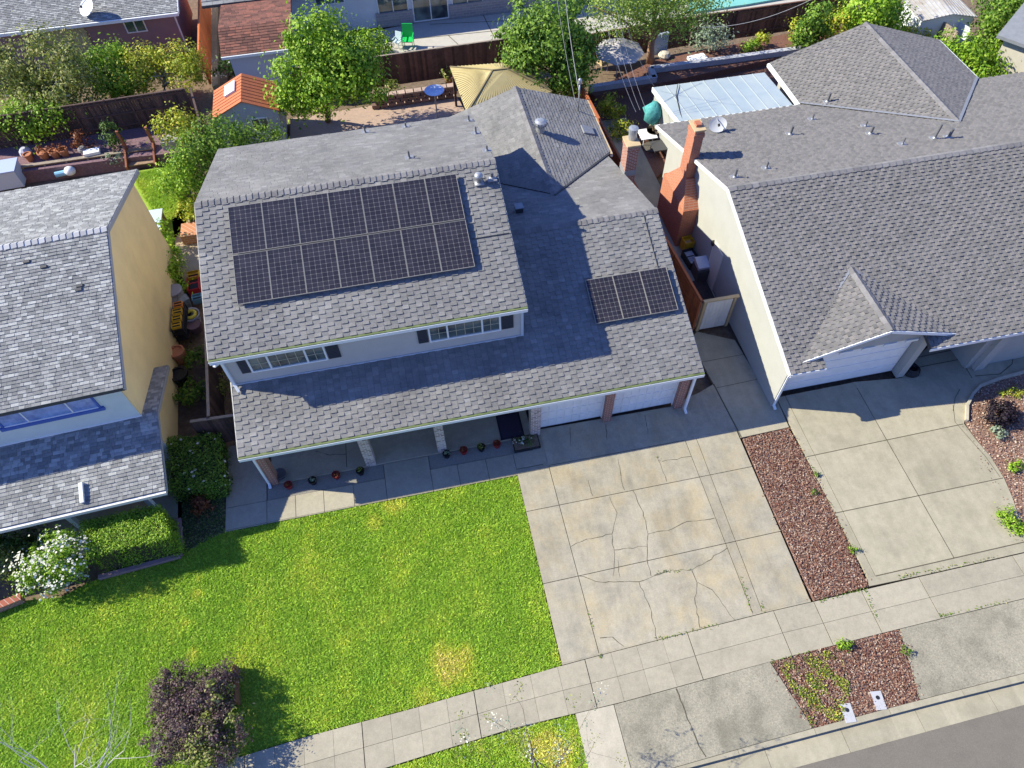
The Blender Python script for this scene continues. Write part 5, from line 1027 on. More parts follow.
b = MB(); p = at(93, 154, .5); b.obox(p + Vector((0, 0, .1)), (.38, .05, 0), (-.03, .2, 0), (0, 0, .1)); tag(b.build('foam_box', WHIT2), 'small white box on the timber retaining wall', 'box')
b = MB(); p = at(84, 152, .5); b.lathe(p, [(.16, 0), (.24, .12), (.22, .22), (.12, .3)], 10); tag(b.build('stone', mat('stone_greyish', (.22, .2, .2), rough=.9)), 'grey rock beside the small white box on the timber wall', 'rock')
for i, (q, r_, lb) in enumerate((((46, 158), .26, 'leftmost large terracotta pot in the purple bed'), ((57, 157), .24, 'terracotta pot in the middle of the purple bed row'), ((66, 155.5), .24, 'terracotta pot nearest the brown dead shrub'), ((31, 160.5), .2, 'terracotta pot with a pale bag beside it at the left of the bed'))): pot('plant_pot', lb, at(*q, .42), r_, .4, TERRA, 'red' if i < 3 else None, .22, 90, .1, 'terracotta pots in the purple bed')
b = MB(); p = at(28, 156, .42); b.lathe(p, [(.2, 0), (.3, .15), (.26, .35), (.12, .48)], 9); tag(b.build('garden_bag', mat('bag_grey', (.4, .4, .46), rough=.8)), 'pale grey sack beside the terracotta pots', 'sack')
p = at(180, 157, 0); b = MB(); d0 = at(167, 157, 0); d1 = at(192, 154, 0); pl2 = thing('slatted_planter', 'grey slatted planter box under the yellow green bush', 'planter', d0); 
for k in range(5): b.bar((d0.x, d0.y, .1 + k * .17), (d1.x, d1.y, .1 + k * .17), .05, .155)
b.box(d0.x, d0.y + .02, 0, d1.x, d0.y + .7, .8); b.build('boards', mat('slat_grey', (.36, .36, .38), (.3, .3, .32), 4, .8), pl2)
# alley on the left: clutter
p = at(150, 229, 0); cp_ = thing('deck_box', 'pale blue grey deck box with an orange item beside the tan wall', 'box', p); q0, q1 = at(150, 224, .6), at(160, 214, .6); b = MB(); b.box(q0.x - .55, q0.y - .5, 0, q0.x + .45, q0.y + .9, .58); b.build('body', mat('box_brown', (.25, .18, .12), rough=.8), cp_); b = MB(); b.box(q0.x - .6, q0.y - .55, .58, q0.x + .5, q0.y + .95, .63); b.build('lid', mat('lid_bluegrey', (.45, .52, .58), rough=.5), cp_)
def crate(name, label, px, w, d, h, m_, cat, z=0., m2=None, rot=0.1):
    p = at(*px, z); c_, s_ = math.cos(rot), math.sin(rot); u_, v_ = Vector((c_, s_, 0)), Vector((-s_, c_, 0)); b = MB(); t = .02
    b.obox(p + Vector((0, 0, .015)), u_ * w / 2, v_ * d / 2, (0, 0, .015)); 
    for sg in (-1, 1): b.obox(p + u_ * sg * (w / 2 - t / 2) + Vector((0, 0, h / 2)), u_ * t / 2, v_ * d / 2, (0, 0, h / 2)); b.obox(p + v_ * sg * (d / 2 - t / 2) + Vector((0, 0, h / 2)), u_ * (w / 2 - t), v_ * t / 2, (0, 0, h / 2))
    b.obox(p + Vector((0, 0, h * .55)), u_ * (w / 2 - t), v_ * (d / 2 - t), (0, 0, .02), 1); b.obox(p + Vector((0, 0, h - .02)) , u_ * (w / 2 + .02), v_ * .02, (0, 0, .015), 0)
    return tag(b.build(name, [m_, m2 or BLK]), label, cat)
YEL = mat('plastic_yellow', (.6, .36, .02), (.5, .3, .02), 4, .5); RED = mat('plastic_red', (.5, .03, .03), rough=.4)
ck = thing('storage_chest', 'dark grey slatted chest leaning by the tan wall in the alley', 'chest', at(176, 316, 0)); p = at(176, 316, 0); b = MB()
for k in range(5): b.box(p.x - .4, p.y - .3 + k * .17, .0, p.x + .28, p.y - .3 + k * .17 + .155, .7)
b.build('body', mat('chest_grey', (.1, .1, .11), (.07, .07, .08), 4, .7), ck); b = MB(); b.box(p.x - .44, p.y - .34, .7, p.x + .32, p.y + .58, .75); b.build('lid', mat('chest_lid', (.13, .125, .13), rough=.6), ck)
sh = thing('tool_shelf', 'black shelf rack with yellow trays beside the grey chest', 'shelf', at(187, 330, 0)); p = at(187, 331, 0)
for dx in (-.22, .22):
    for dy in (-.7, .7): b = MB(); b.box(p.x + dx - .02, p.y + dy - .02, 0, p.x + dx + .02, p.y + dy + .02, .95); b.build('leg', BLK, sh)
for zz in (.3, .6, .92): b = MB(); b.box(p.x - .25, p.y - .75, zz, p.x + .25, p.y + .75, zz + .025); b.build('shelf_board', BLK, sh)
for i in range(4): crate('storage_tray', ('yellow tray at the near end of the black shelf rack', 'second yellow tray from the near end of the black shelf rack', 'third yellow tray on the black shelf rack', 'orange yellow tray at the far end of the black shelf rack')[i], (0, 0), .36, .3, .14, YEL if i < 3 else mat('plastic_orange', (.6, .2, .03), rough=.5), 'tray').location = Vector((p.x, p.y - .55 + i * .37, .946))
b = MB(); p = at(181, 303, 0); b.lathe(p, [(.3, 0), (.34, .75), (.36, .8), (.36, .84), (.3, .87)], 20); tag(b.build('lidded_bin', mat('bin_grey', (.26, .25, .28), rough=.6)), 'grey bin with a round flat lid in the alley', 'bin')
b = MB(); p = at(180, 290, 0); b.lathe(p, [(.28, 0), (.34, .5), (.36, .52), (.3, .5), (.28, .3)], 18); tag(b.build('plastic_tub', BLK), 'black tub behind the round lidded bin', 'tub')
crate('toy_wagon', 'bright red wagon tub against the grey house wall', (196, 289), .5, .8, .4, RED, 'wagon'); crate('storage_tray', 'yellow box behind the red wagon', (196, 280), .5, .4, .4, YEL, 'box'); crate('storage_crate', 'light blue crate below the red wagon', (199, 301), .4, .35, .3, mat('plastic_blue', (.16, .34, .42), rough=.5), 'crate')
b = MB(); p = at(195, 322, 0); b.lathe(p, [(.26, 0), (.36, .5), (.38, .52), (.33, .5), (.3, .2)], 18); tag(b.build('bucket', mat('bucket_grey', (.4, .4, .46), rough=.5)), 'grey bucket holding a yellow ring in the alley', 'bucket')
b = MB(); q = p + Vector((0, 0, .5)); k = [q + Vector((math.cos(a_ * .449) * .2, math.sin(a_ * .449) * .2, 0)) for a_ in range(15)]; b.tube(k, .07, 8, cap=False); tag(b.build('hose_ring', mat('ring_yellow', (.6, .5, .06), rough=.5)), 'yellow ring sitting in the grey bucket', 'ring')
b = MB(); p = at(197, 330, 0); b.lathe(p, [(.24, 0), (.3, .35), (.3, .4), (.26, .38)], 16); tag(b.build('bucket', mat('pot_brown', (.16, .1, .1), rough=.7)), 'brown tub in front of the grey bucket', 'tub')
b = MB(); p = at(187, 308, 0); b.obox(p + Vector((0, 0, .3)), (.2, .1, 0), (-.08, .16, 0), (.05, 0, .3)); tag(b.build('tool_bag', mat('bag_slate', (.14, .17, .2), (.3, .32, .3), 6, .8)), 'slate grey bag between the shelf rack and the round bin', 'bag')
pot('plant_pot', 'tall terracotta planter against the tan wall in the alley', at(183, 361, 0), .3, .7, TERRA); pot('plant_pot', 'large black planter below the terracotta one in the alley', at(184, 382, 0), .34, .6, POTK)
# brick raised bed behind the alley
b = MB(); p0, p1 = at(180, 237, .5), at(200, 222, .5); b.box(p0.x, p0.y, 0, p0.x + 1.6, p0.y + .9, .5); tag(b.build('brick_bed', brick('brick_bed', (.5, .22, .1), (.42, .17, .08), (.5, .4, .3), .25, .12)), 'orange brick raised bed beside the upper left roof corner', 'raised bed')
gpoly('gravel_path', [(170, 205), (182, 200), (200, 250), (200, 285), (180, 285)], -.02, mat('gravel_tan', (.4, .32, .22), (.3, .24, .17), 20, .95, .6, 50))
# right alley things
crate('storage_bin', 'yellow bin behind the big brick chimney in the alley', (686, 249), .45, .45, .6, YEL, 'bin', m2=mat('cardboard', (.5, .36, .22), rough=.9)); crate('garden_cart', 'black open cart full of white bags in the alley', (690, 262), .5, .9, .4, BLK, 'cart', m2=mat('bag_bluewhite', (.45, .5, .6), (.2, .22, .3), 9, .7))
ac = thing('folded_cushion', 'white plastic seat cushion on a black base in the alley', 'cushion', at(700, 277, 0)); p = at(700, 277, 0); b = MB(); b.obox(p + Vector((0, .1, .3)), (.28, 0, 0), (0, .35, 0), (0, 0, .3)); b.build('base', mat('base_dark', (.06, .06, .065), rough=.7), ac); b = MB(); b.obox(p + Vector((0, .15, .7)), (.26, 0, 0), (0, .3, .06), (0, -.02, .1)); b.build('cushion', mat('cushion_white', (.5, .52, .58), rough=.6), ac)
b = MB(); p = at(703, 291, 0); b.box(p.x - .35, p.y - .65, -.01, p.x + .35, p.y + .65, .015); tag(b.build('floor_mat', mat('mat_brown', (.06, .045, .04), (.03, .025, .025), 8, .95)), 'dark brown mat on the alley concrete behind the white gate', 'mat')
b = MB(); p = at(651, 147, 0); b.lathe(p, [(.4, .0), (.42, .02), (.4, .035)], 20); tag(b.build('round_mat', mat('mat_round', (.1, .09, .08), rough=.9)), 'dark round drain cover beside the square white table', 'mat')
b = MB(); p = at(659.5, 152, 0); b.box(p.x - .45, p.y - .4, .35, p.x + .45, p.y + .4, .42)
for dx in (-.38, .38):
    for dy in (-.33, .33): b.box(p.x + dx - .02, p.y + dy - .02, 0, p.x + dx + .02, p.y + dy + .02, .35)
tag(b.build('grill_table', mat('grill_black', (.06, .06, .065), rough=.6)), 'low black square table on the sunlit side yard slab', 'table')
tp = thing('covered_plant', 'turquoise cloth wrapped round a plant in a dark pot', 'plant', at(652, 139, 0)); p = at(652, 139, 0); b = MB(); b.lathe(p, [(.26, 0), (.34, .5), (.36, .55), (.3, .5)], 14); b.build('pot', mat('pot_dark', (.08, .06, .05), rough=.7), tp); b = MB(); b.tube([p + Vector((0, 0, .5)), p + Vector((-.1, .1, 1.0))], .05, 6); b.build('stem', BARK, tp)
b = MB(); q = p + Vector((-.12, .12, .95)); b.lathe(q, [(.25, 0), (.42, .25), (.5, .6), (.36, .9), (.1, 1.1)], 13)
for i in range(len(b.v)): x, y, z = b.v[i]; k = 1 + .16 * math.sin(i * 2.3) + .1 * math.sin(i * 5.1); b.v[i] = (q.x + (x - q.x) * k, q.y + (y - q.y) * k, z + .05 * math.sin(i * 1.7))
b.build('cloth', mat('cloth_teal', (.03, .2, .2), (.1, .36, .36), 9, .85, .8, 14), tp, True)
b = MB(); p = at(664, 57, .3); b.lathe(p, [(.3, 0), (.36, .12), (.25, .28), (.08, .33)], 10); tag(b.build('boulder', mat('stone_tan', (.5, .44, .36), rough=.9)), 'pale boulder beside the pepper tree trunk', 'rock')
b = MB(); p = at(697, 60, .35); b.obox(p + Vector((0, 0, .1)), (.5, .08, 0), (-.05, .28, 0), (0, 0, .08)); tag(b.build('soil_bag', WHIT2), 'white sack lying on the mulch by the long grey wall', 'sack')
b = MB(); p = at(658, 53, .3); b.obox(p + Vector((0, 0, .55)), (.5, .08, 0), (-.02, .06, .02), (0, .05, .55)); tag(b.build('leaning_panel', mat('panel_grey', (.36, .4, .46), rough=.6)), 'grey panel leaning on the fence right of the pepper tree', 'panel')
b = MB(); p = at(583, 80, 0)
# overhead service wires
def wire(label, a, b_, sag=.4, r=.009):
    pts = [Vector(a).lerp(Vector(b_), t / 16) - Vector((0, 0, sag * 4 * (t / 16) * (1 - t / 16))) for t in range(17)]; m_ = MB(); m_.tube(pts, r, 5); return tag(m_.build('overhead_wire', mat('wire_grey', (.3, .3, .31), rough=.5)), label, 'wire')
mast = at(579, 91, 4.3)
wire('pale overhead wire rising from the roof mast along the dense tree', mast, at(562, -30, 7.5), .3, .014)
wire('thin dark overhead wire over the dense tree left of the pale one', at(575, 100, 3.0), at(553, -30, 7.2), .3, .009)
for k, (q0, q1, lb) in enumerate((((636, 112), (605, 20), 'leftmost of three wires passing over the mauve umbrella'), ((640, 110), (612, 15), 'middle wire of three passing over the mauve umbrella'), ((645, 107), (617, 10), 'rightmost of three wires passing over the mauve umbrella'))): wire(lb, at(*q0, 3.0), at(*q1, 6.5), .25, .009)
wire('single wire from the pepper tree down to the patio cover corner', at(654, 86, 2.6), at(622, 10, 6.8), .3, .009); wire('long slack wire from the pepper tree across the dark fence', at(700, 27, 4), at(830, -10, 6.2), .5, .011)
# street side
for q, lb in (((848, 713), 'smaller white utility box lid left of the other in the verge'), ((878.5, 700.5), 'larger white utility box lid to the right in the verge')):
    p = at(*q, 0); u_ = (at(q[0] + 5, q[1] + 14, 0) - p).normalized(); v_ = Vector((-u_.y, u_.x, 0)); t = thing('utility_box', lb, 'utility box', p, 'utility boxes by the kerb'); b = MB(); b.obox(p + Vector((0, 0, -.03)), u_ * .26, v_ * .16, (0, 0, .045)); b.build('lid', mat('lid_concrete', (.42, .42, .44), (.38, .38, .39), 5, .8), t); b = MB(); b.lathe(p - u_ * .08 + Vector((0, 0, .014)), [(.06, 0), (.06, .008)], 12); b.build('hole_cover', BLK, t)
b = MB(); p = at(910, 371, 0); b.lathe(p, [(.34, 0), (.36, .04), (.34, .12), (.26, .16), (.2, .1)], 18)
for k in range(5): b.tube([p + Vector((math.cos(a_ * .42) * (.33 - .03 * k), math.sin(a_ * .42) * (.3 - .02 * k), .14 + .03 * k)) for a_ in range(16)], .02, 5, cap=False)
tag(b.build('hose_coil', BLK), 'coiled black garden hose at the corner of the right garage', 'hose')
b = MB()
for l in ([(-20, 612), (20, 596)],):
    p0, p1 = at(*l[0], .3), at(*l[1], .3); b.bar((p0.x, p0.y, .14), (p1.x, p1.y, .14), .25, .28)
tag(b.build('brick_edging', BRK), 'low red brick edge behind the white flowering bush', 'edging')
b = MB(); e_ = [at(98, 577, .12), at(180, 555, .12), at(178.5, 518, .12)]
for a_, c_ in zip(e_, e_[1:]): b.bar((a_.x, a_.y, .06), (c_.x, c_.y, .06), .14, .14)
tag(b.build('garden_edging', mat('edging_pink', (.3, .19, .19), (.24, .16, .16), 9, .9)), 'pinkish brick edging round the clipped green hedge', 'edging')
b = MB(); p0, p1 = at(233, 664, .45), at(234.5, 702, .45); b.bar((p0.x, p0.y, .2), (p1.x, p1.y, .2), .06, .45); tag(b.build('rusty_edging', mat('rust', (.3, .12, .05), (.18, .08, .04), 9, .9)), 'rusty metal board edging the purple shrub', 'edging')
# ================================================================== PLANTS
def B_(px, py, z, rx, ry, rz): p = at(px, py, z); return (p.x, p.y, p.z, rx, ry, rz)
# back row
tree('olive_tree', 'large olive green tree with sparse crown at the far left', at(45, 122, 0), [B_(40, 60, 3.0, 2.4, 1.7, 1.7), B_(80, 75, 2.6, 1.2, 1.2, 1.4), B_(15, 80, 2.2, 1.5, 1.3, 1.3), B_(55, 100, 1.8, 1.8, 1.2, 1.0)], 12000, .165, 'olive', 120, .38, .16, 12, bark=BARKP)
shrub('leafy_bush', 'bright green bush hanging over the dark fence at the left edge', at(35, 132, .4), [B_(30, 118, 1.6, 2.2, .9, .8)], 4200, .16, 'bright', 40, .3)
tree('young_tree', 'narrow bright green tree in front of the mauve house wall', at(112, 102, 0), [B_(103, 62, 2.0, .9, .9, .9), B_(117, 54, 2.1, .4, .4, .8), B_(118, 82, 1.3, 1.4, 1.0, .9)], 6000, .17, 'bright', 60, .3, .09)
tree('lemon_tree', 'yellowish green spreading tree left of the orange stained fence', at(165, 98, 0), [B_(150, 63, 1.8, 1.2, .9, .7), B_(178, 60, 1.9, 1.2, .9, .7), B_(186, 78, 1.4, .9, .9, .9), B_(137, 80, 1.3, .9, .8, .7)], 6000, .15, 'yellow', 70, .3, .12, 12, bark=BARKP)
tree('maple_tree', 'tall bright green leafy tree behind the solar panel roof', at(328, 121, 0), [B_(320, 38, 4.6, 1.5, 1.3, 1.5), B_(303, 70, 3.3, 1.6, 1.4, 1.4), B_(340, 70, 3.3, 1.9, 1.5, 1.4), B_(296, 97, 2.2, 1.1, 1.0, .9), B_(360, 88, 2.4, 1.4, 1.1, 1.0), B_(325, 92, 2.4, 1.6, 1.1, .9)], 17000, .185, 'bright', 170, .33, .13, 14)
shrub('rounded_hedge', 'rounded green hedge behind the patio fence beside the leafy tree', at(368, 52, 0), [B_(368, 46, .8, 1.5, .9, .7)], 2000, .17, 'bright', 40, .22)
tree('evergreen_tree', 'dense dark green broadleaf tree between the patio and the umbrella', at(556, 98, 0), [B_(552, 30, 4.0, 2.2, 1.9, 1.8), B_(550, 62, 2.6, 2.3, 1.8, 1.7), B_(572, 55, 3.0, 1.3, 1.2, 1.5), B_(535, 40, 3.0, 1.2, 1.2, 1.6)], 18000, .19, 'green', 170, .35, .16, 8, inner=.6)
shrub('leafy_bush', 'narrow green bush beside the roof mast at the foot of the dense tree', at(582, 92, 0), [B_(574, 60, 2.4, .7, .7, 1.3), B_(572, 85, 1.0, .9, .8, .8)], 1900, .2, 'bright', 30, .25)
pt = tree('pepper_tree', 'weeping pepper tree with a leaning reddish trunk above the umbrella', at(650, 62, .3), [B_(630, -2, 4.6, 2.2, 1.6, 1.3), B_(668, -4, 4.6, 2.2, 1.6, 1.3), B_(612, 8, 3.8, 1.3, 1.1, 1.3), B_(648, 8, 3.9, 1.4, 1.1, .9), B_(688, 4, 4.0, 1.4, 1.1, 1.2), B_(718, -4, 4.0, .9, .9, 1.1)], 14000, .13, 'pepper', 150, .4, .2, 12, bark=mat('bark_red', (.4, .24, .15), (.28, .16, .1), 10, .9, .6, 20), flat=1.6)
shrub('flowering_shrub', 'sparse pale shrub against the dark fence right of the pepper tree', at(713, 50, .3), [B_(712, 38, 1.1, 1.1, .7, .7)], 900, .17, 'sage', 26, .25); shrub('small_bush', 'small bright green tuft on the mulch behind the long grey wall', at(753, 49, .3), [B_(753, 46, .55, .5, .4, .3)], 420, .14, 'bright', 14, .14)
shrub('small_bush', 'small round yellow bush next to the bright green tuft', at(763, 43, .3), [B_(763, 39, .8, .4, .35, .35)], 380, .13, 'yellow', 14, .12); tree('young_tree', 'slender green tree in front of the dark fence right of the teal cover', at(815, 45, .2), [B_(818, 14, 2.6, .6, .6, 1.0), B_(812, 32, 1.4, .9, .7, .9)], 2300, .2, 'green', 40, .25, .06)
shrub('small_bush', 'thin yellowish shrub left of the slender green tree', at(795, 38, .2), [B_(794, 28, 1.1, .5, .4, .7)], 420, .15, 'yellow', 16, .18); shrub('yellow_bush', 'yellow and orange bush at the peak of the right rear roof', at(840, 43, 0), [B_(846, 24, 1.4, 1.3, .8, .8), B_(832, 32, .9, .8, .6, .5)], 1500, .19, 'yellow', 34, .22)
tree('leafy_tree', 'bright green broad tree beside the grey brown fence at the top right', at(884, 45, 0), [B_(874, 10, 2.6, 1.4, 1.1, 1.3), B_(882, 28, 1.4, 1.2, .9, .9)], 6500, .19, 'bright', 60, .32, .1); shrub('small_bush', 'small yellow green shrub below the broad tree behind the roof ridge', at(902, 40, 0), [B_(898, 32, .9, .8, .6, .6), B_(918, 38, .9, .6, .5, .5)], 800, .17, 'yellow', 22, .2)
shrub('laurel_bush', 'large bright green bush between the right rear roof and the beige wall', at(968, 85, 0), [B_(962, 60, 1.3, 1.7, 1.2, 1.0), B_(976, 74, .9, 1.3, 1.1, .9), B_(948, 50, 1.0, 1.0, .8, .7)], 7500, .18, 'bright', 80, .32); tree('dark_tree', 'darker green tree at the top right corner', at(1000, 38, 0), [B_(1008, 8, 2.2, 1.8, 1.4, 1.2), B_(1005, 28, 1.2, 1.3, .9, .8), B_(990, 45, .8, .7, .7, .7)], 7500, .18, 'green', 70, .35, .12)
shrub('white_flower_shrub', 'dark leaved shrub with pale flowers below the red lean-to roof', at(228, 80, 0), [B_(227, 68, .9, .9, .6, .7)], 700, .18, 'dark', 20, .2, flowers='white', fl_n=30, fl_size=.12); shrub('small_bush', 'spiky green plant on the bright patio by the fence', at(505, 38, 0), [B_(505, 36, .5, .7, .4, .4)], 300, .22, 'green', 12, .15)
pot('plant_pot', 'terracotta pot with a leafy plant beside the tan canopy', at(449, 83, 0), .26, .4, TERRA, 'olive', .35, 160, .15, ph=.5); shrub('small_bush', 'low yellowish shrub at the foot of the brown patio fence', at(390, 93, 0), [B_(391, 88, .5, .6, .4, .35)], 300, .15, 'olive', 12, .14)
shrub('small_bush', 'round yellow green shrub beside the redwood fence behind the rear roof', at(616, 116, 0), [B_(613, 106, .8, .6, .55, .55)], 900, .15, 'yellow', 24, .16); shrub('small_bush', 'low yellow flowering shrub behind the small brick chimney', at(624, 136, 0), [B_(622, 130, .4, .7, .5, .35)], 800, .13, 'yellow', 22, .14)
shrub('small_bush', 'low olive shrub below the edge of the patio cover', at(664, 130, 0), [B_(662, 124, .4, .6, .6, .35)], 600, .13, 'olive', 18, .14)
# around the left of the house
shrub('topiary_bush', 'rounded yellow green bush above the grey slatted planter', at(180, 143, 0), [B_(178, 127, 1.6, 1.25, .9, .75)], 2200, .15, 'yellow', 44, .2); shrub('cypress_shrub', 'small upright dark shrub beside the wooden steps', at(115, 155, .42), [B_(113, 136, 1.1, .4, .4, .8)], 700, .13, 'dark', 20, .12)
shrub('dry_shrub', 'brown dried shrub in the purple mulch bed', at(82, 150, .42), [B_(81, 142, .9, .5, .4, .5)], 300, .14, 'red', 14, .16); shrub('small_bush', 'low grey green plant left of the wooden steps', at(117, 163, 0), [B_(116, 159, .35, .5, .35, .3)], 260, .13, 'sage', 10, .12)
shrub('climbing_shrub', 'loose green climbing shrub along the back edge of the main roof', at(235, 160, 0), [B_(212, 140, 2.6, 1.4, 1.1, 1.0), B_(236, 140, 2.2, 1.2, .9, .8), B_(262, 136, 1.8, 1.1, .8, .7), B_(200, 165, 1.6, 1.2, 1.1, 1.0)], 7000, .14, 'green', 110, .3)
shrub('round_bush', 'large rounded green bush at the back left corner of the roof', at(182, 208, 0), [B_(180, 176, 1.6, 1.3, 1.3, 1.2), B_(192, 190, 1.2, .9, .9, .9)], 4200, .14, 'bright', 80, .22); shrub('small_bush', 'yellow flowering shrub above the orange brick bed', at(190, 216, .2), [B_(188, 210, .8, .55, .5, .5)], 620, .14, 'yellow', 18, .14)
shrub('clipped_hedge', 'long narrow green hedge beside the tan stucco wall', at(168, 262, 0), [B_(158, 238, .9, .75, .8, .65), B_(165, 258, .8, .7, .9, .6), B_(174, 278, .7, .5, .7, .5)], 3600, .13, 'bright', 70, .18)
shrub('small_bush', 'low shaded plant beside the terracotta planter in the alley', at(195, 362, 0), [B_(195, 358, .3, .45, .5, .3)], 420, .13, 'green', 14, .12); shrub('small_bush', 'low shaded plant near the black planter in the alley', at(189, 396, 0), [B_(189, 391, .4, .55, .6, .4)], 560, .14, 'green', 16, .14)
shrub('small_bush', 'shaded shrub between the alley fence and the lower roof corner', at(216, 388, 0), [B_(216, 384, .4, .4, .7, .5)], 420, .13, 'olive', 14, .16)
def boxhedge(name, label, px, h, n, size, leaf, flowers=None, fn=0, bev=.06):
    p = [at(x, y, h) for x, y in px]; c = sum(p, Vector()) / 4; t = thing(name, label, 'hedge', (c.x, c.y, 0)); b = MB(); q = [(c.x + (v.x - c.x) * .93, c.y + (v.y - c.y) * .93) for v in p]; b.prism(q, 0, h - .1); b.build('inner_branches', mat('hedge_core', (.025, .035, .012), (.05, .04, .025), 12), t)
    P = np.array([[v.x, v.y] for v in p]); k = n; uu, vv = rng.uniform(0, 1, k), rng.uniform(0, 1, k); face = rng.choice(5, k, p=(.5, .17, .12, .13, .08)); s_ = np.array([0, 0, 1, 2, 3])[face]
    def bil(a, b2): return ((1 - a) * (1 - b2))[:, None] * P[0] + (a * (1 - b2))[:, None] * P[1] + (a * b2)[:, None] * P[2] + ((1 - a) * b2)[:, None] * P[3]
    a = np.where(face == 0, uu, np.where(face == 1, uu, np.where(face == 2, 1.0, np.where(face == 3, uu, 0.0)))); b2 = np.where(face == 0, vv, np.where(face == 1, 0., np.where(face == 2, uu, np.where(face == 3, 1., uu)))); z = np.where(face == 0, h, vv * h)
    nr = np.zeros((k, 3)); nr[face == 0, 2] = 1; ctr = P.mean(0); xy = bil(a, b2); o2 = (xy - ctr); nr[face > 0, :2] = o2[face > 0] / np.linalg.norm(o2[face > 0], axis=1, keepdims=True)
    pos = np.column_stack([xy, z]) + rng.normal(0, .05, (k, 3)) - nr * rng.uniform(0, .1, (k, 1)); lump = .05 * np.sin(pos[:, 0] * 5.3) * np.sin(pos[:, 1] * 6.1); pos += nr * lump[:, None]; pos[:, 2] = np.maximum(pos[:, 2], .03)
    leaf_mesh('foliage', pos, nr + rng.normal(0, .55, (k, 3)), size, LM[leaf], t)
    if flowers: sel = rng.choice(k, fn, replace=False); leaf_mesh('blossom', pos[sel] + nr[sel] * .05, nr[sel] + [0, 0, .5], .1, LM[flowers], t, aspect=.9)
    return t
boxhedge('clipped_hedge', 'low rectangular clipped hedge in front of the tan house porch', [(86, 556), (170, 537), (159, 504), (80, 522)], 1.5, 18000, .06, 'bright')
boxhedge('clipped_hedge', 'dense dark green square hedge between the two houses', [(168, 490), (222, 484), (219, 433), (168, 438)], 1.0, 10000, .08, 'green', 'white', 50)
shrub('red_shrub', 'small reddish shrub in the shade below the square hedge', at(201, 508, 0), [B_(201, 503, .25, .45, .4, .25)], 700, .1, 'red', 20, .1)
shrub('white_rose_bush', 'bush covered in white flowers at the lower left', at(48, 590, 0), [B_(58, 546, 1.45, .7, .6, .6), B_(40, 566, 1.1, .85, .65, .6), B_(62, 568, 1.0, .75, .6, .55), B_(45, 580, .7, .8, .5, .5), B_(70, 556, 1.5, .6, .5, .6)], 7500, .08, 'bright', 110, .12, flowers='white', fl_n=900, fl_size=.085, inner=.1)
shrub('garden_shrub', 'green and orange shrub at the left edge beside the white flowers', at(0, 575, 0), [B_(0, 562, .6, .7, .6, .5), B_(-5, 545, .6, .8, .5, .5)], 1500, .1, 'olive', 30, .14); shrub('garden_shrub', 'dark shaded shrub under the porch roof at the left edge', at(15, 552, 0), [B_(18, 545, .5, .9, .5, .45)], 1500, .11, 'dark', 30, .14)
pp = [B_(168, 700, .6, .7, .8, .5), B_(165, 745, .6, .8, .8, .5), B_(180, 690, .75, .95, .8, .5), B_(212, 690, .75, .8, .8, .5), B_(180, 730, .75, .9, .9, .5), B_(214, 735, .8, .95, .9, .55), B_(195, 712, .9, 1.0, .9, .4), B_(225, 672, .5, .35, .35, .4)]
t = shrub('purple_shrub', 'big purple grey shrub on the front lawn near the bottom left', at(195, 735, 0), pp, 26000, .068, 'purple', 320, .11, inner=.02); pos, nr, _ = clumps([B_(220, 738, 1.0, .8, .8, .5), B_(205, 765, .8, .9, .6, .5), B_(215, 695, 1.0, .5, .5, .35)], 30, 1500, .12, .5); leaf_mesh('new_growth', pos, nr, .1, LM['olive'], t)
# beds by the street
shrub('plum_shrub', 'dark plum coloured shrub in the mulch bed at the right edge', at(1002, 418, 0), [B_(1001, 414, .4, .62, .55, .35)], 2400, .09, 'plum', 50, .1); shrub('sage_tuft', 'pale grey green tuft below the plum coloured shrub', at(997, 434, 0), [B_(997, 432, .15, .24, .3, .18)], 380, .09, 'sage', 12, .07)
shrub('green_tuft', 'small bright green clump in the right mulch bed', at(1017, 469, 0), [B_(1017, 466, .15, .3, .22, .18)], 420, .08, 'bright', 12, .07); shrub('green_tuft', 'sprawling green groundcover spilling onto the driveway at the right edge', at(1014, 524, 0), [B_(1008, 516, .12, .36, .3, .14), B_(1018, 528, .12, .3, .35, .14)], 1300, .075, 'bright', 30, .1)
shrub('green_tuft', 'yellowish groundcover at the top of the right mulch bed', at(1012, 395, 0), [B_(1012, 393, .05, .5, .2, .08)], 420, .07, 'yellow', 20, .08)
shrub('weed', 'green weed at the top edge of the verge by the pavement', at(845, 648, 0), [B_(845, 646, .1, .25, .2, .14)], 300, .07, 'bright', 12, .06); shrub('weed', 'weed at the right edge of the verge beside the driveway', at(906, 652, 0), [B_(906, 651, .08, .14, .14, .1)], 140, .06, 'green', 6, .04)
shrub('weed', 'green weed by the lower end of the long mulch strip', at(853, 549, 0), [B_(853, 548, .08, .16, .14, .1)], 150, .06, 'bright', 6, .04); shrub('weed', 'weed at the upper right edge of the long mulch strip', at(817, 476, 0), [B_(817, 475, .06, .14, .12, .08)], 110, .06, 'green', 6, .04); shrub('weed', 'small weed in the middle of the long mulch strip', at(815, 494, 0), [B_(815, 493, .06, .12, .12, .08)], 100, .06, 'green', 6, .04)
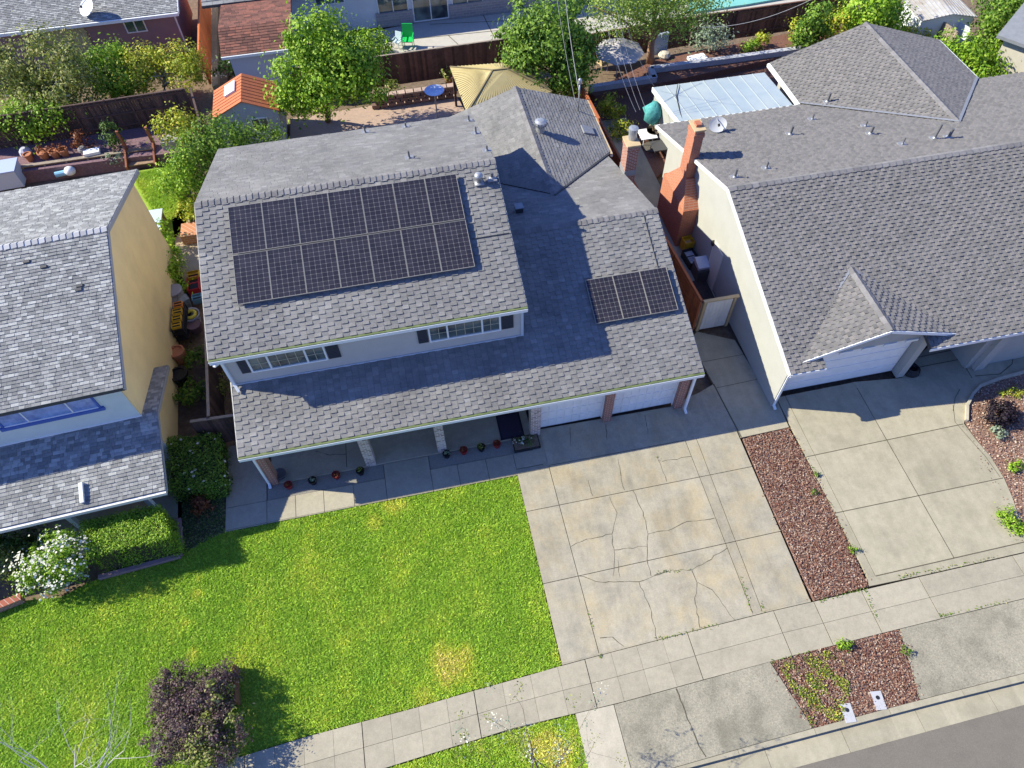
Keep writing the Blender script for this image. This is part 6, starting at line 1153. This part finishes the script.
p = scatter([(q.x, q.y) for q in (at(778, 664, 0), at(840, 647, 0), at(850, 690, 0), at(842, 720, 0), at(812, 727, 0))], 5200); p = p[(np.sin(p[:, 0] * 5.1 + 1) * np.sin(p[:, 1] * 4.3) + .6 * np.sin(p[:, 0] * 9.7 + p[:, 1] * 7.3) + rng.normal(0, .45, len(p))) > .1]; pos = np.column_stack([p, rng.uniform(-.03, .05, len(p))]); o = leaf_mesh('weedy_growth', pos, rng.normal(0, .6, (len(p), 3)) + [0, 0, 1], .06, [LM['yellow'], LM['olive'], LM['green']], midx=rng.choice(3, len(p), p=(.4, .4, .2))); tag(o, 'yellowish weeds covering the left half of the verge bed', 'weeds', kind='stuff')
mossy = []
for (a_, b2, n) in (((768, 663), (812, 651), 40), ((820, 601), (868, 588), 60), ((900, 577), (1000, 556), 90), ((655, 640), (720, 624), 60), ((600, 657), (602, 655), 12), ((740, 577), (752, 612), 30), ((588, 612), (592, 626), 20), ((760, 600), (764, 613), 14), ((865, 590), (877, 620), 40), ((940, 616), (1010, 600), 70), ((655, 572), (692, 570), 30), ((657, 456), (662, 466), 10), ((812, 466), (862, 572), 40)):
    A_, B2 = at(*a_, 0), at(*b2, 0)
    for i in range(n): c = A_.lerp(B2, random.random() ** 1.3); mossy.append((c.x + random.gauss(0, .03), c.y + random.gauss(0, .03), random.uniform(.005, .03)))
o = leaf_mesh('moss_growth', np.array(mossy), rng.normal(0, .5, (len(mossy), 3)) + [0, 0, 1], .055, [LM['olive'], LM['green']], midx=rng.choice(2, len(mossy))); tag(o, 'tiny weeds and moss growing in the concrete joints', 'weeds', kind='stuff')
# bare tree at the bottom left, blossoming tree at the bottom
def branchy(mb, p, d, ln, r, depth, tips):
    p = Vector(p); d = Vector(d).normalized(); pts = [p]; rad = [r]
    for i in range(5): d = (d + Vector((random.gauss(0, .13), random.gauss(0, .13), random.gauss(.02, .08)))).normalized(); pts.append(pts[-1] + d * ln / 5); rad.append(r * (1 - .13 * (i + 1)))
    mb.tube(pts, rad, 6)
    tips.append(pts[-1])
    if depth:
        for k in range(3 if depth > 1 else 2): i = random.choice((2, 3, 4, 5)); s = Vector((random.gauss(0, .6), random.gauss(0, .6), random.gauss(.1, .3))); branchy(mb, pts[i], d + s, ln * random.uniform(.5, .75), rad[i] * .6, depth - 1, tips)
bt = at(90, 800, 0); t = thing('bare_tree', 'leafless pale branches reaching up at the bottom left corner', 'tree', bt); b = MB(); tips = []
for d in ((-.5, .35, .8), (-.15, .6, .8), (.1, .65, .75), (.5, .5, .7), (.8, .3, .6), (-.8, .15, .5), (.25, .3, .9), (-.3, .1, .9)): branchy(b, bt + Vector((0, 0, .4)), d, 2.2, .029, 3, tips)
b.tube([bt, bt + Vector((0, 0, .5))], [.09, .07], 8); b.build('trunk', mat('bark_white', (.45, .42, .38), (.62, .58, .53), 12, bump=.3), t)
ft = at(540, 800, 0); t = thing('blossom_tree', 'thin tree with pale blossom and leafy twigs at the bottom edge', 'tree', ft); b = MB(); tips = []; b.tube([ft, ft + Vector((0, 0, 1.6))], [.1, .07], 8)
for d in ((-.4, .5, .8), (0, .6, .8), (.35, .5, .8), (.6, .2, .8), (-.7, .2, .7), (.1, .1, 1)): branchy(b, ft + Vector((0, 0, 1.5)), d, 1.9, .035, 2, tips)
b.build('trunk', BARK, t); T = np.array([tuple(x) for x in tips]); k = rng.integers(0, len(T), 1500); pos = T[k] + rng.normal(0, .1, (1500, 3)); leaf_mesh('crown', pos, rng.normal(0, 1, (1500, 3)) + [0, 0, .4], .06, [LM['olive'], LM['white'], LM['sage']], t, midx=np.where(k % 5 == 0, 1, np.where(k % 3 == 0, 2, 0)))
for o in bpy.data.objects:
    if '_o' in o: del o['_o']
